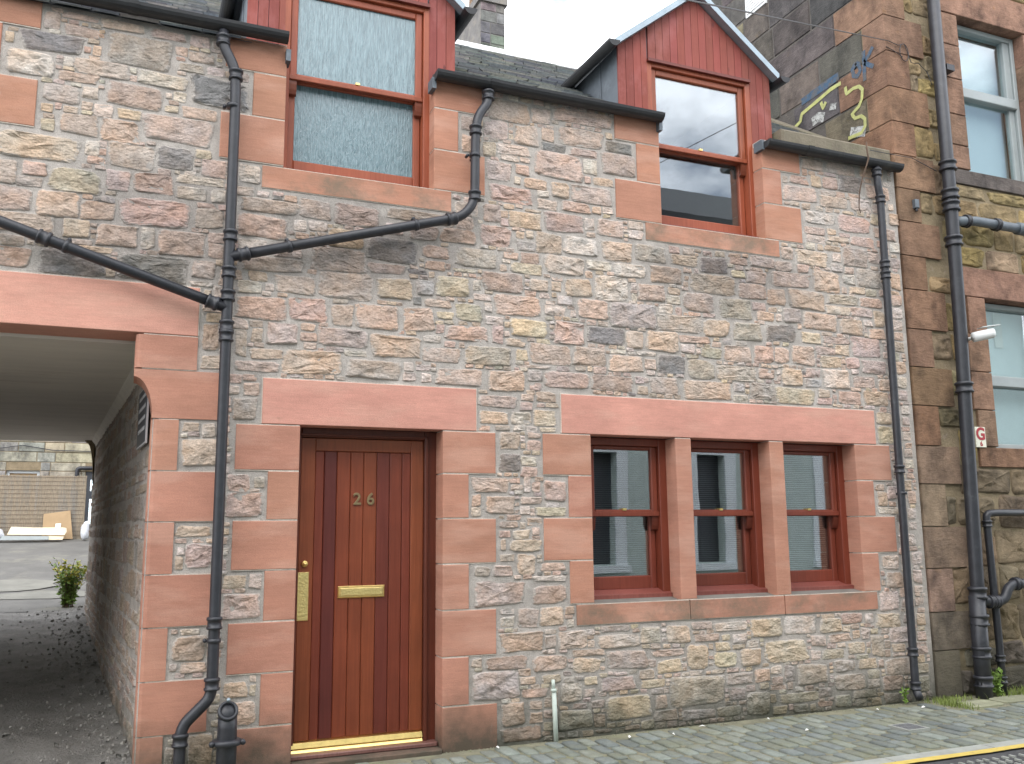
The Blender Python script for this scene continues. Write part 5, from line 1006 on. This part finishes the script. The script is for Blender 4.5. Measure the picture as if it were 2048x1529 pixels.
MB().tube([(6.0, -.13, 4.80), (6.25, -.06, 4.84), (6.6, -.035, 4.86), (6.9, -.04, 4.77)], .0035, 6).build('tail', 'black_iron', wr)
tw = MB().tube([(5.935, -.155, 4.86), (5.93, -.158, 4.80), (5.945, -.155, 4.70), (5.93, -.14, 4.64), (5.905, -.10, 4.52), (5.90, -.06, 4.40), (5.915, -.03, 4.28), (5.94, -.02, 4.235)], [.006, .008, .008, .007, .006, .006, .005, .004], 7).build('dead_twig', 'twig')
tag(tw, 'bare brown twig hanging over the right hand gutter', 'twig')
ps = thing('passage_sign', 'dark framed notice plate on the passage wall just inside the opening', 'sign')
def on_passage(s0, s1, z0, z1, off, t, name, mat, parent):
    o_ = Vector((.1055, .285, 0))+nrm*off; vs = []
    for k in (0, t):
        for s_, z_ in ((s0, z0), (s1, z0), (s1, z1), (s0, z1)): vs.append(tuple(o_+dirv*s_+nrm*k+Vector((0, 0, z_))))
    return MB().add(vs, [(4, 5, 6, 7), (3, 2, 1, 0), (0, 1, 5, 4), (1, 2, 6, 5), (2, 3, 7, 6), (3, 0, 4, 7)]).build(name, mat, parent)
on_passage(.0, .58, 2.02, 2.42, .025, .012, 'frame', 'sign_pale', ps); on_passage(.012, .568, 2.032, 2.408, .037, .002, 'plate', 'sign_dark', ps)
for i in range(4): on_passage(.07, .50, 2.34-i*.075, 2.365-i*.075, .039, .0015, 'text_row', 'sign_pale', ps)

# ---------------------------------------------------------------- yard behind
yb_ = thing('courtyard_building', 'pale stone block building at the back of the yard seen through the passage', 'building')
bw_ = slab_with_holes(-14, 8, .5, 7.5, [(-2.92, -2.16, 1.9, 3.06), (-1.10, -.2, 1.5, 3.05)], 20, 20.4).build('wall', 'mortar_tan', yb_)
rn = random.Random(5); z = 1.4
while z < 5.2:
    h_ = rn.uniform(.22, .32); x = -6.5
    while x < 1.5:
        w_ = rn.uniform(.35, .9); a, b = x, x+w_; ok = True
        for q in ((-2.92, -2.16, 1.9, 3.06), (-1.10, -.2, 1.5, 3.05)):
            if min(b, q[1])-max(a, q[0]) > 0 and min(z+h_, q[3])-max(z, q[2]) > 0: ok = False
        for a, b in ([(a, b)] if ok else [(a, min(b, -2.925)), (max(a, -2.155), min(b, -1.105)), (max(a, -.195), b)] if z < 3.06 and z+h_ <= 3.4 else []):
          if b-a > .08: MB().bevbox(a+.008, b-.008, 19.985-rn.uniform(0, .012), 20.05, (z if ok or z+h_ <= 3.06 else 3.065)+.008 if False else z+.008, z+h_-.008, .012).build('block', 'old_ashlar', bw_, tint=jit(rn.choice([(.42, .38, .28), (.39, .36, .28), (.36, .34, .28), (.44, .40, .29), (.32, .31, .28)]), .08))
        x += w_
    z += h_
wn = MB().box(-2.92, -2.85, 20.1, 20.2, 1.9, 3.06).box(-2.23, -2.16, 20.1, 20.2, 1.9, 3.06).box(-2.85, -2.23, 20.1, 20.2, 2.99, 3.06).build('window', 'pale_paint', yb_); MB().box(-2.85, -2.23, 20.15, 20.16, 1.9, 2.99).build('boarding', 'cardboard', wn)
dn = MB().box(-1.10, -.98, 20.05, 20.2, 1.5, 3.05).box(-.98, -.2, 20.05, 20.2, 2.85, 3.05).box(-.98, -.2, 20.05, 20.2, 2.35, 2.55).box(-.98, -.2, 20.05, 20.2, 1.5, 1.7).build('yard_door', 'sign_dark', yb_); MB().box(-.98, -.2, 20.12, 20.13, 1.7, 2.85).build('pane', 'mirror_glass', dn)
MB().tube(rounded([(-1.30, 19.9, 2.0), (-1.30, 19.9, 3.13), (-.2, 19.9, 3.15)], .08), .05, 10).build('drainpipe', 'black_iron', yb_, True)
MB().tube([(-6, 19.93, 3.66), (-3.1, 19.93, 3.60), (-2.6, 19.93, 3.69), (-1.9, 19.93, 3.58), (.5, 19.93, 3.55)], .012, 6).build('cable', 'black_iron', yb_)
bs = thing('bamboo_screen', 'long grey brown cane screen standing across the yard', 'screen')
mb = MB(); rb = random.Random(8); x = -5.2
while x < -.965:
    w_ = rb.uniform(.011, .02); zt = 2.76+rb.uniform(-.012, .012); mb.box(x, x+w_*.86, 17.0+rb.uniform(-.006, .006), 17.02, 1.33, zt); x += w_
o = mb.build('canes', 'bamboo', bs); o['kind'] = 'stuff'
for i in range(15): MB().box(-5.2, -.965, 16.988, 16.992, 1.42+i*.093, 1.426+i*.093).build('binding_wire', 'twig', bs)
for x in (-.96, -2.6, -4.2): MB().box(x-.02, x+.02, 17.03, 17.08, 1.3, 2.77).build('post', 'bamboo', bs)
cb = thing('cardboard_sheet', 'tilted brown cardboard sheet with a white label leaning on the cane screen', 'cardboard')
MB().add([(-1.76, 16.80, 1.36), (-1.14, 16.80, 1.34), (-1.235, 16.95, 1.98), (-1.77, 16.95, 1.90), (-1.76, 16.82, 1.36), (-1.14, 16.82, 1.34), (-1.235, 16.97, 1.98), (-1.77, 16.97, 1.90)], [(0, 1, 2, 3), (7, 6, 5, 4), (3, 2, 6, 7), (1, 5, 6, 2), (0, 3, 7, 4), (0, 4, 5, 1)]).build('sheet', 'cardboard', cb)
MB().add([(-1.51, 16.84, 1.60), (-1.40, 16.84, 1.605), (-1.40, 16.86, 1.69), (-1.51, 16.86, 1.685)], [(0, 1, 2, 3)]).build('label_sticker', 'paper', cb)
fo = MB().prism_y([(-2.42, 1.45), (-1.30, 1.43), (-1.26, 1.50), (-1.27, 1.585), (-1.35, 1.60), (-1.9, 1.60), (-2.35, 1.62), (-2.38, 1.55)], 16.55, 16.66).build('foam_board', 'foam'); tag(fo, 'ragged cream insulation board lying on top of the grey board', 'board')
gb = MB().prism_y([(-2.55, 1.335), (-1.6, 1.335), (-1.6, 1.41), (-2.5, 1.425)], 16.45, 16.60).build('grey_board', 'grey_board'); tag(gb, 'flat grey panel on the yard floor beneath the cream board', 'board')
fo2 = MB().prism_y([(-1.6, 1.33), (-1.33, 1.33), (-1.30, 1.40), (-1.62, 1.415)], 16.47, 16.62).build('foam_board', 'foam'); tag(fo2, 'small cream insulation offcut at the right end of the grey panel', 'board')
def lump(name, c, s_, mat, seed):
    mb = MB(); n, mm = 14, 8; vs = []; fs = []
    for j in range(mm+1):
        ph = math.pi*j/mm
        for i in range(n):
            th = 2*math.pi*i/n; d = Vector((math.sin(ph)*math.cos(th), math.sin(ph)*math.sin(th), math.cos(ph))); f = 1+.35*noise.fractal(d*1.8+Vector((seed, 0, 0)), 1., 2., 3)
            vs.append((c[0]+d.x*s_[0]*f, c[1]+d.y*s_[1]*f, max(c[2]-s_[2], c[2]+d.z*s_[2]*f)))
    for j in range(mm):
        for i in range(n): k = (i+1) % n; fs.append((j*n+i, (j+1)*n+i, (j+1)*n+k, j*n+k))
    mb.add(vs, fs); return mb.build(name, mat, None, True)
tag(lump('rubbish_bag', (-.90, 16.7, 1.52), (.10, .10, .20), 'bag', 3), 'crumpled white rubbish bag at the right end of the cane screen', 'bag')
tag(lump('rubbish_bag', (-2.62, 16.55, 1.46), (.14, .12, .14), 'bag', 9), 'small pale bag at the left end of the grey panel', 'bag')
hg = thing('hazard_board', 'black and orange striped plank leaning at the left edge of the yard', 'plank')
MB().add([(-2.95, 16.6, 1.34), (-2.60, 16.6, 1.36), (-2.66, 16.75, 1.62), (-2.95, 16.75, 1.85), (-2.95, 16.64, 1.34), (-2.60, 16.64, 1.36), (-2.66, 16.79, 1.62), (-2.95, 16.79, 1.85)], [(0, 1, 2, 3), (7, 6, 5, 4), (3, 2, 6, 7), (1, 5, 6, 2)]).build('panel', 'sign_dark', hg)
MB().add([(-2.95, 16.67, 1.60), (-2.63, 16.62, 1.42), (-2.64, 16.65, 1.47), (-2.95, 16.69, 1.68)], [(0, 1, 2, 3)]).build('stripe', 'foam', hg)

# tall gable end far behind the roof
gg = thing('chimney_gable', 'tall grey stone gable with clay pots rising behind the slate roof', 'chimney')
MB().box(6.86, 7.46, 12, 22, 0, 13.55).build('stack', 'soot_stone', gg)
MB().box(6.80, 7.52, 11.94, 22.1, 13.55, 13.75).build('cope', 'soot_stone', gg)
rn = random.Random(2)
for y in range(5):
    zc = 9.5
    while zc < 13.5:
        h_ = rn.uniform(.24, .34)
        if y == 0:
            for a, b in ((6.86, 7.10), (7.10, 7.46)) if rn.random() < .5 else ((6.86, 7.25), (7.25, 7.46)): MB().bevbox(a+.008, b-.008, 11.985, 12.02, zc+.008, min(13.54, zc+h_)-.008, .01).build('block', 'old_ashlar', gg, tint=jit((.16, .155, .15), .3))
        zc += h_
for i in range(5):
    y = 12.8+i*1.6; MB().tube([(7.0, y, 13.75), (7.0, y, 14.35), (7.0, y, 14.38), (7.0, y, 14.45)], [.13, .11, .15, .15], 14).build('chimney_pot', 'clay_pot', gg, True)
MB().tube(rounded([(6.86-.05, 14.6, 12.6), (6.75, 14.6, 13.0), (6.6, 14.4, 13.05)], .05), .03, 8).build('flue_pipe', 'zinc', gg, True)

# the house across the lane, behind the camera: it shows in the panes
op = thing('opposite_house', 'pale rendered house across the lane, seen mirrored in the window panes', 'house')
OW = [(6.75, 7.7, .85, 2.75), (9.35, 9.95, .85, 2.75), (2.5, 3.4, .85, 2.75), (-.6, .3, .85, 2.75), (12.2, 13.2, .85, 2.75), (6.75, 7.7, 4.1, 5.9), (9.3, 10.3, 4.1, 5.9), (2.5, 3.4, 4.1, 5.9), (12.2, 13.2, 4.1, 5.9)]
YO = -7.35
slab_with_holes(-6, 18, -.1, 7.25, OW, YO-.4, YO).build('wall', 'pale_render', op)
for a, b, c, d in OW:
    wn = MB().box(a-.22, a, YO, YO+.03, c-.02, d+.2).box(b, b+.22, YO, YO+.03, c-.02, d+.2).box(a, b, YO, YO+.03, d, d+.2).build('window', 'pale_paint', op)
    MB().box(a-.26, b+.26, YO, YO+.10, c-.14, c-.02).build('sill', 'pale_paint', wn); MB().box(a, b, YO-.2, YO-.19, c, d).build('pane', 'sign_dark', wn)
MB().add([(-6, YO+.15, 7.25), (18, YO+.15, 7.25), (15.5, YO-2.6, 8.95), (-6, YO-2.6, 8.95), (18, YO-6, 7.0), (-6, YO-6, 7.0)], [(0, 1, 2, 3), (3, 2, 4, 5), (1, 4, 2), (0, 3, 5)]).build('roof', 'slate', op, tint=(.05, .053, .058))
MB().box(-6, 18, YO, YO+.16, 7.12, 7.24).build('gutter', 'gutter_iron', op); MB().box(-6, 18, YO-6, YO-5.8, 0, 7.2).build('rear_wall', 'pale_render', op)
MB().box(-8, 18, YO+.0, -6.35, -.08, .05).build('kerbed_footway', 'concrete')['kind'] = 'structure'

# ---------------------------------------------------------------- plants and litter
def leafy(name, label, base, h, spread, nst, seed, mats, leaf=.03, group=None, cat='plant'):
    t = thing(name, label, cat, group); rn = random.Random(seed); st = MB(); lf = MB(); lf2 = MB()
    for i in range(nst):
        a = rn.uniform(0, 6.28); hh = h*rn.uniform(.55, 1.); tip = Vector((math.cos(a)*spread*rn.uniform(.2, 1), math.sin(a)*spread*rn.uniform(.2, 1), hh)); b = Vector(base)+Vector((rn.uniform(-1, 1)*spread*.2, rn.uniform(-1, 1)*spread*.2, 0))
        pts = [b+Vector((tip.x*q*q, tip.y*q*q, tip.z*q)) for q in (0, .35, .7, 1)]; st.tube(pts, [.004, .0035, .0025, .0015], 5)
        for k in range(int(10+hh*28)):
            q = rn.uniform(.08, 1.); p = b+Vector((tip.x*q*q, tip.y*q*q, tip.z*q)); d = Vector((rn.gauss(0, 1), rn.gauss(0, 1), rn.gauss(.25, .6))).normalized(); u = d.cross(Vector((rn.gauss(0, 1), rn.gauss(0, 1), 1))).normalized(); L_ = leaf*rn.uniform(.6, 1.4)
            tgt = lf2 if (q > .72 and len(mats) > 1 and rn.random() < .6) else lf
            tgt.add([p, p+d*L_*.5+u*L_*.28, p+d*L_, p+d*L_*.5-u*L_*.28], [(0, 1, 2, 3)])
    st.build('stems', 'twig' if len(mats) > 1 else 'leaf', t)['kind'] = 'stuff'; lf.build('leaves', mats[0], t)['kind'] = 'stuff'
    if lf2.v: lf2.build('flowers', mats[1], t)['kind'] = 'stuff'
    return t
leafy('ragwort', 'bushy green weed with yellow flower heads at the far end of the passage wall', (-.74, 8.7, gz(8.7)), .68, .34, 60, 4, ('leaf', 'leaf_yellow'), .06)
leafy('weed', 'leafy green weed growing between the two pipes at the neighbour\'s foot', (6.97, -.13, .0), .24, .07, 9, 14, ('leaf',), .045)
leafy('weed', 'tiny reddish weed at the shoe of the thin downpipe', (6.0, -.05, .0), .13, .04, 4, 24, ('leaf',), .03)
leafy('dead_stalks', 'dry brown stalks against the far end of the passage wall', (-.50, 9.2, gz(9.2)), .62, .10, 5, 6, ('twig',), .03)
def tuft(label, cx, cy, sx, sy, n, seed, hmax=.07):
    rn = random.Random(seed); mb = MB()
    for i in range(n):
        x, y = cx+rn.gauss(0, sx), cy+rn.gauss(0, sy); h = hmax*rn.uniform(.4, 1); a = rn.uniform(0, 6.28); d = Vector((math.cos(a), math.sin(a), 0)); lean = h*rn.uniform(.1, .7); w_ = .003
        q = Vector((x, y, -.012)); s_ = Vector((-d.y, d.x, 0))*w_
        mb.add([q-s_, q+s_, q+d*lean*.4+Vector((0, 0, h*.6))+s_*.7, q+d*lean*.4+Vector((0, 0, h*.6))-s_*.7, q+d*lean+Vector((0, 0, h))], [(0, 1, 2, 3), (3, 2, 4)])
    o = mb.build('grass', 'grass'); tag(o, label, 'grass', kind='stuff')
tuft('grass tuft right of the thin downpipe on the setts', 6.30, -.26, .045, .09, 260, 1)
tuft('grass along the foot of the neighbouring wall right of its pipes', 7.35, -.12, .22, .04, 420, 2, .08)
tuft('thin grass where the two buildings meet', 6.45, -.08, .12, .04, 260, 3, .05)
mb = MB(); rn = random.Random(12)                    # moss crumbs lodged along the foot of the wall
for i in range(1500):
    x = rn.uniform(.6, 7.2)
    if 1.0 < x < 2.0: continue
    y = -.012-abs(rn.gauss(0, .022)); s_ = rn.uniform(.004, .011)
    mb.add([(x-s_, y, -.012), (x, y-s_, -.012), (x+s_, y, -.012), (x, y+s_, -.012), (x, y, -.012+s_*1.1)], [(0, 1, 4), (1, 2, 4), (2, 3, 4), (3, 0, 4)])
o = mb.build('moss', 'joint_dirt', pavement); o['kind'] = 'stuff'
LIT = [(3.30, -.20), (3.62, -.26), (3.95, -.13), (4.55, -.12), (2.35, -.10), (5.55, -.20), (5.95, -.28), (4.55, -.55), (7.05, -.36)]
for i, (x, y) in enumerate(LIT):
    rn = random.Random(i+60); a = rn.uniform(0, 3.1); s_ = .022 if i % 2 else .030
    c, s2 = math.cos(a), math.sin(a)
    vs = [(x+c*s_, y+s2*s_, .012), (x-s2*s_*.4, y+c*s_*.4, .019), (x-c*s_, y-s2*s_, .012), (x+s2*s_*.4, y-c*s_*.4, .014), (x, y, .024)]
    o = MB().add(vs, [(0, 1, 4), (1, 2, 4), (2, 3, 4), (3, 0, 4), (3, 2, 1, 0)]).build('litter_scrap', 'paper'); tag(o, 'tiny white paper scrap lying on the grey setts', 'litter', 'scraps of litter on the setts')
